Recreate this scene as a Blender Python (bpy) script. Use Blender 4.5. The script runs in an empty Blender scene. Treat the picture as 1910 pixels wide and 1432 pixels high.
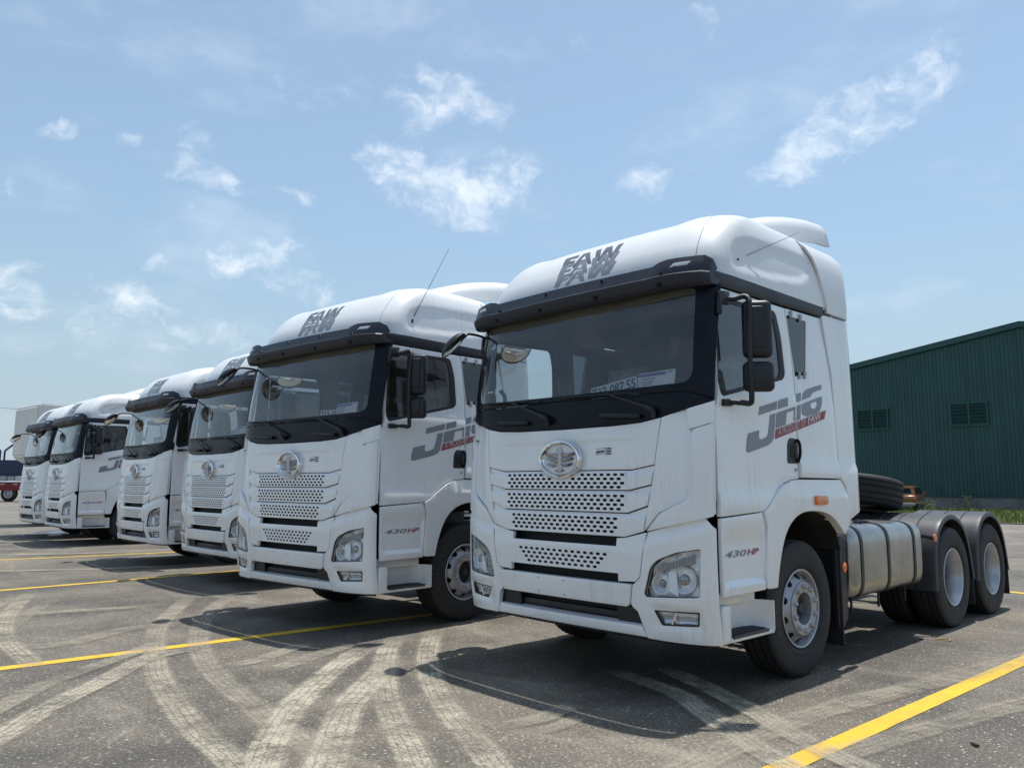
import bpy, bmesh, math, random
from mathutils import Vector, Matrix
from math import sin, cos, pi, radians, sqrt, atan2, tan

random.seed(7)
SC = bpy.context.scene
COL = SC.collection

# ------------------------------------------------------------------ camera, world, sun, exposure
cam_d = bpy.data.cameras.new("camera")
cam_d.sensor_width = 36.0
cam_d.lens = 36.0 * 1455.03 / 1910.0
cam_d.clip_start = 0.05
cam_d.clip_end = 3000
cam = bpy.data.objects.new("camera", cam_d)
COL.objects.link(cam)
_yaw, _pitch, _roll = 0.8129, 0.1294, 0.0062
_fw = Vector((-sin(_yaw) * cos(_pitch), cos(_yaw) * cos(_pitch), sin(_pitch)))
_r = Vector((cos(_yaw), sin(_yaw), 0))
_u = _r.cross(_fw)
_r2 = _r * cos(_roll) + _u * sin(_roll)
_u2 = -_r * sin(_roll) + _u * cos(_roll)
_m = Matrix((( _r2.x, _u2.x, -_fw.x), (_r2.y, _u2.y, -_fw.y), (_r2.z, _u2.z, -_fw.z))).to_4x4()
_m.translation = Vector((4.1774, -4.4892, 1.4632))
cam.matrix_world = _m
SC.camera = cam

SUN_DIR = Vector((-0.035, 0.225, 1.0)).normalized()      # towards the sun
SUN_ELEV = math.asin(SUN_DIR.z)
SUN_AZ = atan2(SUN_DIR.x, SUN_DIR.y)
sun_d = bpy.data.lights.new("sun", 'SUN')
sun_d.energy = 3.5
sun_d.angle = radians(0.55)
sun_d.color = (1.0, 0.97, 0.92)
sun = bpy.data.objects.new("sun", sun_d)
COL.objects.link(sun)
sun.rotation_euler = SUN_DIR.to_track_quat('Z', 'Y').to_euler()
sun.location = (0, 0, 30)

SC.view_settings.view_transform = 'Standard'
SC.view_settings.look = 'None'
SC.view_settings.exposure = 0.48
SC.view_settings.gamma = 1.0
SC.view_settings.use_curve_mapping = False
SC.cycles.max_bounces = 8
SC.cycles.transparent_max_bounces = 16
SC.cycles.caustics_reflective = False
SC.cycles.caustics_refractive = False


class NT:
    """tiny node-graph helper"""
    def __init__(s, tree):
        s.t = tree
    def n(s, typ, ins=None, **kw):
        nd = s.t.nodes.new(typ)
        for k, v in kw.items():
            setattr(nd, k, v)
        if ins:
            for k, v in ins.items():
                sock = nd.inputs[k]
                if isinstance(v, bpy.types.NodeSocket):
                    s.t.links.new(v, sock)
                else:
                    sock.default_value = v
        return nd
    def math(s, op, a, b=0.0, c=0.0, clamp=False):
        nd = s.n('ShaderNodeMath', {0: a, 1: b, 2: c}, operation=op)
        nd.use_clamp = clamp
        return nd.outputs[0]
    def vm(s, op, a, b=(0, 0, 0), out=0):
        nd = s.n('ShaderNodeVectorMath', {0: a, 1: b}, operation=op)
        return nd.outputs[out]
    def mix(s, f, a, b, blend='MIX'):
        nd = s.t.nodes.new('ShaderNodeMix')
        nd.data_type = 'RGBA'
        nd.blend_type = blend
        for i, v in ((0, f), (6, a), (7, b)):
            if isinstance(v, bpy.types.NodeSocket):
                s.t.links.new(v, nd.inputs[i])
            else:
                nd.inputs[i].default_value = v if i == 0 else (v[0], v[1], v[2], 1.0)
        return nd.outputs[2]
    def ramp(s, v, lo, hi, a=0.0, b=1.0):
        nd = s.n('ShaderNodeMapRange', {0: v, 1: lo, 2: hi, 3: a, 4: b}, interpolation_type='SMOOTHSTEP')
        return nd.outputs[0]
    def noise(s, vec, scale, detail=3, rough=0.5, dist=0.0):
        nd = s.n('ShaderNodeTexNoise', {'Vector': vec, 'Scale': scale, 'Detail': detail, 'Roughness': rough, 'Distortion': dist})
        return nd.outputs[0]
    def mapping(s, vec, scale=(1, 1, 1), loc=(0, 0, 0), rot=(0, 0, 0)):
        nd = s.n('ShaderNodeMapping', {'Vector': vec, 'Location': loc, 'Rotation': rot, 'Scale': scale})
        return nd.outputs[0]


# ---- world: Nishita sky with small fair-weather clouds laid out by direction
world = bpy.data.worlds.new("World")
SC.world = world
world.use_nodes = True
wt = world.node_tree
wt.nodes.clear()
W = NT(wt)
sky = W.n('ShaderNodeTexSky', sky_type='NISHITA')
sky.sun_disc = False
sky.sun_elevation = SUN_ELEV
sky.sun_rotation = SUN_AZ
sky.altitude = 0
sky.air_density = 1.0
sky.dust_density = 0.6
sky.ozone_density = 2.5
geo = W.n('ShaderNodeTexCoord')
dirv = geo.outputs['Generated']
wv = W.n('ShaderNodeTexNoise', {'Vector': dirv, 'Scale': 14.0, 'Detail': 4.0, 'Roughness': 0.6})
warp = W.vm('ADD', dirv, W.vm('SCALE', W.vm('SUBTRACT', wv.outputs[1], (0.5, 0.5, 0.5))))
wt.nodes[-1].inputs[3].default_value = 1.0
_sc = [n for n in wt.nodes if n.type == 'VECT_MATH' and n.operation == 'SCALE'][0]
_sc.inputs[3].default_value = 0.05
CLOUDS = [([-0.955, 0.235, 0.185], [1.2, 5.6, -1.0], [-6.8, -2.6, -30.0], .8), ([-0.80, 0.42, 0.43], [5.0, 11.0, -2.0], [-9.0, 4.0, -20.0], .42), ([-0.704, 0.535, 0.467], [14.63, 13.23, 6.9], [-3.38, 15.93, -23.39], .95), ([-0.664, 0.59, 0.458], [22.64, 11.97, 17.41], [5.33, 24.38, -23.68], .7), ([-0.72, 0.584, 0.375], [5.36, 7.34, -1.14], [-8.68, 3.0, -21.36], 1.0), ([-0.656, 0.66, 0.367], [26.58, 26.52, -0.18], [-9.85, 9.63, -34.92], .6), ([-0.553, 0.747, 0.369], [-4.31, 18.68, -44.3], [-28.44, -18.55, -5.06], .85), ([-0.341, 0.847, 0.408], [9.26, 1.76, 4.09], [8.0, 15.1, -24.63], 1.0), ([-0.874, 0.314, 0.372], [5.61, 29.25, -11.56], [-18.99, -10.49, -35.77], .9), ([-0.871, 0.345, 0.351], [8.49, 24.67, -3.2], [-28.82, 0.56, -72.11], .9), ([-0.907, 0.188, 0.376], [14.95, 49.26, 11.37], [-22.25, 21.64, -64.47], .8), ([-0.875, 0.408, 0.261], [7.11, 17.39, -3.32], [-11.94, -2.11, -36.65], 1.0), ([-0.918, 0.308, 0.25], [20.24, 54.73, 6.93], [-19.25, 19.05, -94.11], .8), ([-0.963, 0.192, 0.191], [1.72, 9.83, -1.18], [-10.5, -4.02, -48.96], .9), ([-0.85, 0.47, 0.238], [12.57, 27.11, -8.71], [-17.6, -7.35, -48.24], .8), ([-0.585, 0.624, 0.517], [20.08, 27.34, -10.25], [-42.01, 8.98, -58.37], .65), ([-0.445, 0.727, 0.523], [6.89, 27.02, -31.74], [-49.6, -14.03, -22.72], .6), ([-0.85, 0.439, 0.293], [21.83, 39.64, 3.93], [-19.21, 18.92, -84.1], .6), ([-0.935, 0.32, 0.156], [9.74, 27.41, 2.24], [-8.54, 8.68, -68.96], .6), ([-0.889, 0.258, 0.378], [21.32, 56.93, 11.3], [-27.89, 27.15, -84.18], .6), ([-0.892, 0.325, 0.315], [36.71, 88.25, 12.98], [-17.71, 17.36, -67.96], .7), ([-0.785, 0.349, 0.511], [60.43, 107.2, 19.65], [-33.55, 32.43, -73.71], .5), ([-0.831, 0.434, 0.347], [15.63, 31.89, -2.42], [-30.33, 8.55, -83.23], .6), ([-0.938, 0.158, 0.308], [3.01, 29.04, -5.72], [-19.71, -8.89, -55.43], .5), ([-0.364, 0.916, 0.17], [53.06, 17.81, 17.72], [28.3, 33.14, -118.01], .6), ([-0.938, 0.283, 0.199], [18.52, 57.11, 6.28], [-20.5, 20.5, -126.07], .5)]
# the same kind of clouds all round the sky, outside the picture too
_rs = random.Random(3)
for _i in range(12):
    az = radians(_rs.uniform(95, 325))
    el = radians(_rs.uniform(10, 60))
    d = Vector((sin(_yaw * -1 + az) * cos(el), cos(_yaw * -1 + az) * cos(el), sin(el)))
    a = d.cross(Vector((0, 0, 1))).normalized()
    b = d.cross(a)
    w_ = _rs.uniform(.05, .12)
    CLOUDS.append((list(d), list(a / w_), list(b / (w_ * .45)), _rs.uniform(.6, 1)))
acc = None
for c, a, b, s in CLOUDS:
    pa = W.vm('DOT_PRODUCT', warp, tuple(k_ * .86 for k_ in a), 1)
    pb = W.vm('DOT_PRODUCT', warp, tuple(k_ * .86 for k_ in b), 1)
    d2 = W.math('ADD', W.math('MULTIPLY', pa, pa), W.math('MULTIPLY', pb, pb))
    f = W.math('MULTIPLY_ADD', d2, -0.5 * s, s)
    front = W.math('GREATER_THAN', W.vm('DOT_PRODUCT', dirv, tuple(c), 1), 0.6)
    f = W.math('MULTIPLY', W.math('MAXIMUM', f, 0.0), front)
    acc = f if acc is None else W.math('MAXIMUM', acc, f)
nd1 = W.noise(W.mapping(warp, scale=(1, 1, 1.6)), 16.0, 8, 0.62, 0.3)
nd2 = W.noise(W.mapping(dirv, scale=(1, 1, 2.5), loc=(3, 1, 2)), 5.0, 5, 0.6, 0.2)
dens = W.math('MULTIPLY_ADD', acc, 0.62, W.math('MULTIPLY_ADD', nd1, 1.7, -1.08))
cl = W.ramp(dens, 0.02, 0.78)
cl = W.math('MULTIPLY', cl, W.ramp(acc, 0.0, 0.62))
wisp = W.math('MULTIPLY', W.ramp(nd2, 0.48, 0.82), 0.20)
cl = W.math('MAXIMUM', W.math('MULTIPLY', cl, 0.70), wisp)
sepd = W.n('ShaderNodeSeparateXYZ', {0: dirv})
up = W.ramp(sepd.outputs[2], 0.0, 0.04)
cl = W.math('MULTIPLY', cl, up)
skyc = W.mix(1.0, sky.outputs[0], (1.00, 1.00, 0.87), 'MULTIPLY')
skyc = W.mix(0.10, skyc, (4.6, 5.4, 6.2))
lowk = W.math('ABSOLUTE', W.n('ShaderNodeSeparateXYZ', {0: dirv}).outputs[2])
hz = W.ramp(lowk, 0.45, 0.0, 0.0, 1.0)
skyc = W.mix(hz, skyc, W.mix(1.0, skyc, (0.80, 0.77, 0.76), 'MULTIPLY'))
skyc = W.mix(W.ramp(lowk, 0.30, 0.0, 0.0, 0.85), skyc, (2.35, 3.0, 3.7))
col = W.mix(cl, skyc, (6.6, 6.8, 7.0))
bg = W.n('ShaderNodeBackground', {'Color': col, 'Strength': 0.13})
wo = W.n('ShaderNodeOutputWorld')
wt.links.new(bg.outputs[0], wo.inputs[0])
world.cycles.sampling_method = 'MANUAL'
world.cycles.sample_map_resolution = 1024

# ------------------------------------------------------------------ materials
def material(name):
    m = bpy.data.materials.new(name)
    m.use_nodes = True
    m.node_tree.nodes.clear()
    t = NT(m.node_tree)
    out = t.n('ShaderNodeOutputMaterial')
    return m, t, out

def simple(name, colr, rough=0.5, metal=0.0, var=0.12, vscale=6.0, bump=0.0, bscale=60.0, coat=0.0, spec=0.5, emit=None):
    m, t, out = material(name)
    pos = t.n('ShaderNodeNewGeometry').outputs['Position']
    nz = t.noise(pos, vscale, 4, 0.6)
    k = t.ramp(nz, 0.3, 0.7, 1.0 - var, 1.0 + var * .4)
    c = t.mix(1.0, colr, t.n('ShaderNodeCombineColor', {0: k, 1: k, 2: k}).outputs[0], 'MULTIPLY')
    ins = {'Base Color': c, 'Roughness': t.ramp(nz, 0.3, 0.7, max(0.0, rough - .06), min(1.0, rough + .08)), 'Metallic': metal,
           'Coat Weight': coat, 'Coat Roughness': 0.08, 'Specular IOR Level': spec}
    b = t.n('ShaderNodeBsdfPrincipled', ins)
    if bump:
        bn = t.n('ShaderNodeBump', {'Strength': bump, 'Distance': 0.01, 'Height': t.noise(pos, bscale, 3, 0.6)})
        m.node_tree.links.new(bn.outputs[0], b.inputs['Normal'])
    m.node_tree.links.new(b.outputs[0], out.inputs[0])
    return m

def make_white(name, base, dirt=0.5, rough=0.28, coat=0.6):
    """painted panel with rain-streaked road dust"""
    m, t, out = material(name)
    pos = t.n('ShaderNodeNewGeometry').outputs['Position']
    sp_ = t.n('ShaderNodeSeparateXYZ', {0: pos})
    nx_ = t.math('ABSOLUTE', t.n('ShaderNodeSeparateXYZ', {0: t.n('ShaderNodeNewGeometry').outputs['True Normal']}).outputs[0])
    sel = t.math('GREATER_THAN', nx_, 0.62)
    cc_ = t.math('MULTIPLY_ADD', sel, t.math('SUBTRACT', sp_.outputs[1], sp_.outputs[0]), sp_.outputs[0])
    run = t.n('ShaderNodeCombineXYZ', {0: cc_, 1: t.math('FLOOR', t.math('MULTIPLY', sp_.outputs[0], 0.4)), 2: sp_.outputs[2]}).outputs[0]
    st = t.noise(t.mapping(run, scale=(26, 3, 0.6)), 1.0, 4, 0.65)
    st2 = t.noise(t.mapping(run, scale=(80, 5, 1.1), loc=(4, 3, 1)), 1.0, 2, 0.5)
    patch = t.noise(pos, 1.7, 4, 0.6)
    msk = t.math('MULTIPLY', t.ramp(st, 0.46, 0.72), t.ramp(patch, 0.40, 0.66))
    msk = t.math('MULTIPLY_ADD', t.math('MULTIPLY', t.ramp(st2, 0.55, 0.75), t.ramp(patch, 0.35, 0.7)), 0.5, msk, clamp=True)
    film = t.ramp(t.noise(pos, 0.9, 5, 0.65), 0.35, 0.75)
    zz = t.n('ShaderNodeSeparateXYZ', {0: pos}).outputs[2]
    low = t.ramp(zz, 1.3, 0.4)
    f = t.math('MULTIPLY', t.math('ADD', t.math('ADD', t.math('MULTIPLY', msk, 0.55), t.math('MULTIPLY', film, 0.22)), t.math('MULTIPLY', t.math('MULTIPLY', low, t.ramp(patch, .3, .7)), 0.30)), dirt, clamp=True)
    c = t.mix(f, base, (0.36, 0.335, 0.30))
    ro = t.math('MULTIPLY_ADD', f, 0.5, rough, clamp=True)
    b = t.n('ShaderNodeBsdfPrincipled', {'Base Color': c, 'Roughness': ro, 'Coat Weight': t.math('MULTIPLY_ADD', f, -coat, coat, clamp=True), 'Coat Roughness': 0.06})
    m.node_tree.links.new(b.outputs[0], out.inputs[0])
    return m

def make_glass(name, tint, refl_rough=0.0, dust=0.04, boost=1.0):
    m, t, out = material(name)
    pos = t.n('ShaderNodeNewGeometry').outputs['Position']
    tr = t.n('ShaderNodeBsdfTransparent', {'Color': (*tint, 1)})
    gl = t.n('ShaderNodeBsdfGlossy', {'Color': (.95, .97, 1, 1), 'Roughness': refl_rough})
    gg = t.n('ShaderNodeNewGeometry')
    cosv = t.math('ABSOLUTE', t.vm('DOT_PRODUCT', gg.outputs['Normal'], gg.outputs['Incoming'], 1))
    fr = t.math('MULTIPLY_ADD', t.math('POWER', t.math('SUBTRACT', 1.0, cosv, clamp=True), 5.0), 0.955, 0.045)
    fr = t.math('MULTIPLY', fr, boost, clamp=True)
    a = t.n('ShaderNodeMixShader', {0: fr, 1: tr.outputs[0], 2: gl.outputs[0]})
    df = t.n('ShaderNodeBsdfDiffuse', {'Color': (.42, .40, .37, 1)})
    dm = t.math('MULTIPLY', t.ramp(t.noise(pos, 2.2, 5, 0.65), 0.3, 0.8, 0.5, 1.5), dust)
    b = t.n('ShaderNodeMixShader', {0: dm, 1: a.outputs[0], 2: df.outputs[0]})
    m.node_tree.links.new(b.outputs[0], out.inputs[0])
    return m

M = {}
M['white'] = make_white('white_paint', (0.86, 0.87, 0.88), 0.45, 0.24, 0.85)
M['white_clean'] = make_white('white_roof_paint', (0.80, 0.805, 0.81), 0.35, 0.35, 0.4)
M['black_gloss'] = simple('black_glass_ceramic', (0.006, 0.008, 0.015), 0.28, var=0.3, spec=0.18)
M['black'] = simple('black_plastic', (0.010, 0.012, 0.017), 0.45, var=0.3, bump=0.05, bscale=200)
M['visor'] = simple('dark_grey_visor_plastic', (0.015, 0.019, 0.031), 0.45, var=0.22, vscale=3, bump=0.04, bscale=300)
M['rubber_trim'] = simple('black_rubber', (0.02, 0.02, 0.022), 0.6, var=0.2)
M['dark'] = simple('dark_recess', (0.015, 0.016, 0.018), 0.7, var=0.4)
M['tyre'] = simple('tyre_rubber', (0.019, 0.019, 0.021), 0.70, var=0.30, vscale=9, bump=0.08, bscale=120)
M['tyre_mark'] = simple('tyre_lettering', (0.075, 0.075, 0.078), 0.6)
M['rim'] = simple('silver_wheel_paint', (0.42, 0.43, 0.46), 0.36, metal=0.45, var=0.2, vscale=9)
M['alloy'] = simple('bright_wheel_steel', (0.50, 0.51, 0.54), 0.40, metal=0.6, var=0.2, vscale=7)
M['disc_grey'] = simple('shaded_wheel_disc', (0.11, 0.11, 0.12), 0.55, metal=0.3, var=0.3, vscale=14)  # dark grey paints in the shade deep inside the wheel barrel
M['hub'] = simple('dark_hub_metal', (0.05, 0.05, 0.055), 0.5, metal=0.4)
M['chrome'] = simple('chrome', (0.80, 0.81, 0.83), 0.10, metal=1.0, var=0.05)
M['lamp_chrome'] = simple('lamp_reflector', (0.88, 0.91, 0.95), 0.20, metal=0.28, var=0.10, vscale=30)
M['tank'] = simple('brushed_aluminium_tank', (0.42, 0.415, 0.40), 0.27, metal=0.92, var=0.25, vscale=2.2)
M['frame'] = simple('chassis_black_paint', (0.016, 0.016, 0.018), 0.55, var=0.4, vscale=5)
M['fender'] = simple('dusty_grey_mudguard_plastic', (0.045, 0.048, 0.056), 0.50, var=0.25, vscale=4, bump=0.05, bscale=150)
M['decal'] = simple('grey_decal_film', (0.24, 0.26, 0.30), 0.40, var=0.08)
M['decal_light'] = simple('mid_grey_decal_film', (0.30, 0.32, 0.36), 0.42, var=0.08)
M['decal_mid'] = simple('blue_grey_decal_film', (0.21, 0.235, 0.28), 0.42, var=0.06)
M['decal_dark'] = simple('dark_grey_decal_film', (0.105, 0.12, 0.15), 0.42, var=0.06)
M['red'] = simple('red_decal_film', (0.33, 0.035, 0.05), 0.42, var=0.10)
M['decal_white'] = simple('white_lettering', (0.62, 0.60, 0.60), 0.5)
M['amber'] = simple('amber_lens', (0.80, 0.17, 0.02), 0.22, coat=0.8, var=0.1)
M['interior'] = simple('grey_cab_trim', (0.15, 0.15, 0.145), 0.8, var=0.2)
M['interior_dark'] = simple('dark_cab_trim', (0.045, 0.045, 0.048), 0.75, var=0.2)
M['reflection_brown'] = simple('brown_reflection_tone', (0.16, 0.13, 0.085), 0.8, var=0.35, vscale=3)
M['seat'] = simple('seat_fabric', (0.13, 0.125, 0.12), 0.9, var=0.3, vscale=12)
M['plastic_wrap'] = simple('clear_seat_cover_plastic', (0.50, 0.50, 0.50), 0.2, var=0.3, vscale=14)
M['glass'] = make_glass('windscreen_glass', (0.80, 0.84, 0.84), dust=0.085, boost=1.5)
M['side_glass'] = make_glass('tinted_side_glass', (0.78, 0.83, 0.85), dust=0.03, boost=1.8)
M['dark_glass'] = make_glass('dark_quarter_glass', (0.10, 0.12, 0.14), dust=0.06, boost=1.5)
M['lens'] = make_glass('headlight_lens', (0.93, 0.95, 0.96), dust=0.03, boost=1.1)
M['emblem_chrome'] = simple('badge_chrome', (0.42, 0.42, 0.44), 0.16, metal=1.0, var=0.1)
M['mirror_glass'] = simple('mirror_glass', (0.80, 0.80, 0.76), 0.02, metal=1.0, var=0.03)
M['paper'] = simple('white_card', (0.52, 0.54, 0.57), 0.6, var=0.08)
M['ink'] = simple('black_ink', (0.03, 0.03, 0.035), 0.6)
M['purple'] = simple('violet_print', (0.10, 0.08, 0.35), 0.6)
M['tape'] = simple('grey_clip', (0.35, 0.36, 0.37), 0.5)

# ------------------------------------------------------------------ object helpers
def tag(o, label=None, cat=None, group=None, kind=None):
    if label: o['label'] = label
    if cat: o['category'] = cat
    if group: o['group'] = group
    if kind: o['kind'] = kind
    return o

def empty(name, loc=(0, 0, 0), rz=0.0):
    o = bpy.data.objects.new(name, None)
    o.empty_display_size = 0.3
    COL.objects.link(o)
    o.location = loc
    o.rotation_euler = (0, 0, rz)
    return o

def from_bm(name, bm, mat, parent=None, ang=35, smooth=True):
    bmesh.ops.recalc_face_normals(bm, faces=bm.faces[:])
    return _finish(name, bm, mat, parent, ang, smooth)

def _finish(name, bm, mat, parent, ang, smooth):
    me = bpy.data.meshes.new(name)
    bm.to_mesh(me)
    bm.free()
    me.materials.append(M[mat] if isinstance(mat, str) else mat)
    if smooth:
        me.polygons.foreach_set('use_smooth', [True] * len(me.polygons))
        me.set_sharp_from_angle(angle=radians(ang))
    o = bpy.data.objects.new(name, me)
    COL.objects.link(o)
    if parent is not None:
        o.parent = parent
    return o

def pydata(name, vs, fs, mat, parent=None, ang=35, recalc=True, smooth=True):
    bm = bmesh.new()
    bv = [bm.verts.new(v) for v in vs]
    for f in fs:
        try:
            bm.faces.new([bv[i] for i in f])
        except ValueError:
            pass
    if recalc:
        return from_bm(name, bm, mat, parent, ang, smooth)
    return _finish(name, bm, mat, parent, ang, smooth)

def rc(poly, r=0.03, n=4):
    """round the corners of a 2-D polygon"""
    out = []
    N = len(poly)
    for i in range(N):
        p0 = Vector(poly[i - 1][:2]); p1 = Vector(poly[i][:2]); p2 = Vector(poly[(i + 1) % N][:2])
        ri = poly[i][2] if len(poly[i]) > 2 else r
        a = (p0 - p1); b = (p2 - p1)
        d = min(ri, a.length * .48, b.length * .48)
        if d < 1e-4:
            out.append(tuple(p1)); continue
        A = p1 + a.normalized() * d; B = p1 + b.normalized() * d
        for k in range(n + 1):
            t = k / n
            q = A * (1 - t) ** 2 + p1 * 2 * t * (1 - t) + B * t * t
            out.append((q.x, q.y))
    return out

def mirror(poly):
    return [(-p[0],) + tuple(p[1:]) for p in poly][::-1]

def flat_mesh(loops, du, dv, cu=(), cv=()):
    bm = bmesh.new()
    edges = []
    for lp in loops:
        vs = [bm.verts.new((p[0], p[1], 0)) for p in lp]
        if len(loops) == 1:
            bm.faces.new(vs)
        else:
            for i in range(len(vs)):
                edges.append(bm.edges.new((vs[i], vs[(i + 1) % len(vs)])))
    if len(loops) > 1:
        bmesh.ops.triangle_fill(bm, use_beauty=True, use_dissolve=False, edges=edges)
    us = [p[0] for p in loops[0]]; vs_ = [p[1] for p in loops[0]]
    def cuts(lo, hi, d, extra):
        c = list(extra)
        n = max(1, int(math.ceil((hi - lo) / d)))
        for i in range(1, n):
            x = lo + (hi - lo) * i / n
            if all(abs(x - e) > d * .25 for e in extra):
                c.append(x)
        return [x for x in c if lo + 1e-4 < x < hi - 1e-4]
    for x in cuts(min(us), max(us), du, cu):
        bmesh.ops.bisect_plane(bm, geom=bm.verts[:] + bm.edges[:] + bm.faces[:], dist=1e-5, plane_co=(x, 0, 0), plane_no=(1, 0, 0))
    for y in cuts(min(vs_), max(vs_), dv, cv):
        bmesh.ops.bisect_plane(bm, geom=bm.verts[:] + bm.edges[:] + bm.faces[:], dist=1e-5, plane_co=(0, y, 0), plane_no=(0, 1, 0))
    bm.verts.ensure_lookup_table()
    return bm

def sheet(name, loops, mp, mat, parent, th=0.02, inn=(0, 1, 0), du=0.1, dv=0.1, cu=(), cv=(), bevel=0.005, lift=0.0, ang=35, seg=3):
    """2-D outline laid on a curved surface mp(u, v), with thickness and softened rim"""
    if not isinstance(loops[0][0], (tuple, list)):
        loops = [loops]
    fb = flat_mesh(loops, du, dv, cu, cv)
    inn = Vector(inn)
    P = []; Q = []
    e = 0.012
    for v in fb.verts:
        u, w = v.co.x, v.co.y
        p = Vector(mp(u, w))
        n = (Vector(mp(u + e, w)) - Vector(mp(u - e, w))).cross(Vector(mp(u, w + e)) - Vector(mp(u, w - e)))
        n = n.normalized() if n.length > 1e-9 else inn.copy()
        if n.dot(inn) < 0: n = -n
        P.append(p - n * lift); Q.append(p + n * (th - lift))
    F = [[v.index for v in f.verts] for f in fb.faces]
    fb.verts.index_update()
    F = [[v.index for v in f.verts] for f in fb.faces]
    B = [(ed.verts[0].index, ed.verts[1].index) for ed in fb.edges if len(ed.link_faces) == 1]
    fb.free()
    bm = bmesh.new()
    pv = [bm.verts.new(p) for p in P]
    if th > 0:
        qv = [bm.verts.new(q) for q in Q]
    for f in F:
        bm.faces.new([pv[i] for i in f])
        if th > 0:
            bm.faces.new([qv[i] for i in reversed(f)])
    if th > 0:
        for a, b in B:
            try: bm.faces.new([pv[a], pv[b], qv[b], qv[a]])
            except ValueError: pass
    bmesh.ops.recalc_face_normals(bm, faces=bm.faces[:])
    if th > 0 and bevel > 0:
        ed = [bm.edges.get((pv[a], pv[b])) for a, b in B]
        ed = [x for x in ed if x]
        bmesh.ops.bevel(bm, geom=ed, offset=bevel, segments=seg, affect='EDGES', profile=0.5, clamp_overlap=True)
    if th == 0:
        # open sheet: face outwards
        bm.normal_update()
        s = sum((f.normal * f.calc_area() for f in bm.faces), Vector())
        if s.dot(inn) > 0:
            bmesh.ops.reverse_faces(bm, faces=bm.faces[:])
        return _finish(name, bm, mat, parent, ang, True)
    return from_bm(name, bm, mat, parent, ang)

def lathe(name, prof, mat, parent=None, seg=48, axis='x', loc=(0, 0, 0), closed=False, ang=35, lug=None):
    """prof: (radius, axial)"""
    vs = []; fs = []
    n = len(prof)
    for i in range(seg):
        a = 2 * pi * i / seg
        for k, (r, x) in enumerate(prof):
            rr = r
            if lug and k in lug and i % 2:
                rr = r - lug[k]
            vs.append((x, rr * cos(a), rr * sin(a)) if axis == 'x' else ((rr * cos(a), rr * sin(a), x) if axis == 'z' else (rr * cos(a), x, rr * sin(a))))
    for i in range(seg):
        j = (i + 1) % seg
        for k in range(n - 1 + (1 if closed else 0)):
            l = (k + 1) % n
            fs.append((i * n + k, j * n + k, j * n + l, i * n + l))
    bm = bmesh.new()
    bv = [bm.verts.new(v) for v in vs]
    for f in fs:
        bm.faces.new([bv[q] for q in f])
    bmesh.ops.remove_doubles(bm, verts=bm.verts[:], dist=1e-5)
    o = from_bm(name, bm, mat, parent, ang)
    o.location = loc
    return o

def smooth_path(pts, n=6):
    if len(pts) < 3: return [Vector(p) for p in pts]
    P = [Vector(p) for p in pts]
    P = [P[0] * 2 - P[1]] + P + [P[-1] * 2 - P[-2]]
    out = []
    for i in range(1, len(P) - 2):
        for k in range(n):
            t = k / n
            a, b, c, d = P[i - 1], P[i], P[i + 1], P[i + 2]
            out.append(0.5 * ((2 * b) + (c - a) * t + (2 * a - 5 * b + 4 * c - d) * t * t + (3 * b - a - 3 * c + d) * t ** 3))
    out.append(P[-2])
    return out

def tube_bm(bm, pts, r, seg=8, n=5, rs=None):
    path = smooth_path(pts, n)
    rings = []
    a = None
    for i, p in enumerate(path):
        t = (path[min(i + 1, len(path) - 1)] - path[max(i - 1, 0)])
        t = t.normalized() if t.length > 1e-9 else Vector((0, 0, 1))
        if a is None:
            a = t.orthogonal().normalized()
        else:
            a = (a - t * a.dot(t))
            a = a.normalized() if a.length > 1e-6 else t.orthogonal().normalized()
        b = t.cross(a).normalized()
        rr = r if rs is None else rs[0] + (rs[1] - rs[0]) * i / (len(path) - 1)
        rings.append([bm.verts.new(p + (a * cos(2 * pi * k / seg) + b * sin(2 * pi * k / seg)) * rr) for k in range(seg)])
    for i in range(len(rings) - 1):
        for k in range(seg):
            bm.faces.new([rings[i][k], rings[i][(k + 1) % seg], rings[i + 1][(k + 1) % seg], rings[i + 1][k]])
    bm.faces.new(rings[0]); bm.faces.new(rings[-1][::-1])

def tube(name, pts, r, mat, parent=None, seg=8, n=5, rs=None):
    bm = bmesh.new()
    tube_bm(bm, pts, r, seg, n, rs)
    return from_bm(name, bm, mat, parent, 50)

def box_bm(bm, c, s, rot=None, bevel=0.0, seg=2):
    r = bmesh.ops.create_cube(bm, size=1.0)
    vs = r['verts']
    bmesh.ops.scale(bm, vec=s, verts=vs)
    if bevel > 0:
        ed = list({e for v in vs for e in v.link_edges})
        rr = bmesh.ops.bevel(bm, geom=ed, offset=bevel, segments=seg, affect='EDGES', profile=0.5, clamp_overlap=True)
        vs = list({v for f in rr['faces'] for v in f.verts} | {v for v in vs if v.is_valid})
    if rot:
        bmesh.ops.rotate(bm, cent=(0, 0, 0), matrix=rot, verts=vs)
    bmesh.ops.translate(bm, vec=c, verts=vs)

def rot3(x=0, y=0, z=0):
    return Matrix.Rotation(z, 3, 'Z') @ Matrix.Rotation(y, 3, 'Y') @ Matrix.Rotation(x, 3, 'X')

def box(name, c, s, mat, parent=None, rot=None, bevel=0.0, seg=2):
    bm = bmesh.new()
    box_bm(bm, c, s, rot, bevel, seg)
    return from_bm(name, bm, mat, parent, 40)

def boxes(name, lst, mat, parent=None, bevel=0.0):
    bm = bmesh.new()
    for it in lst:
        box_bm(bm, it[0], it[1], it[2] if len(it) > 2 else None, bevel)
    return from_bm(name, bm, mat, parent, 40)

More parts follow.
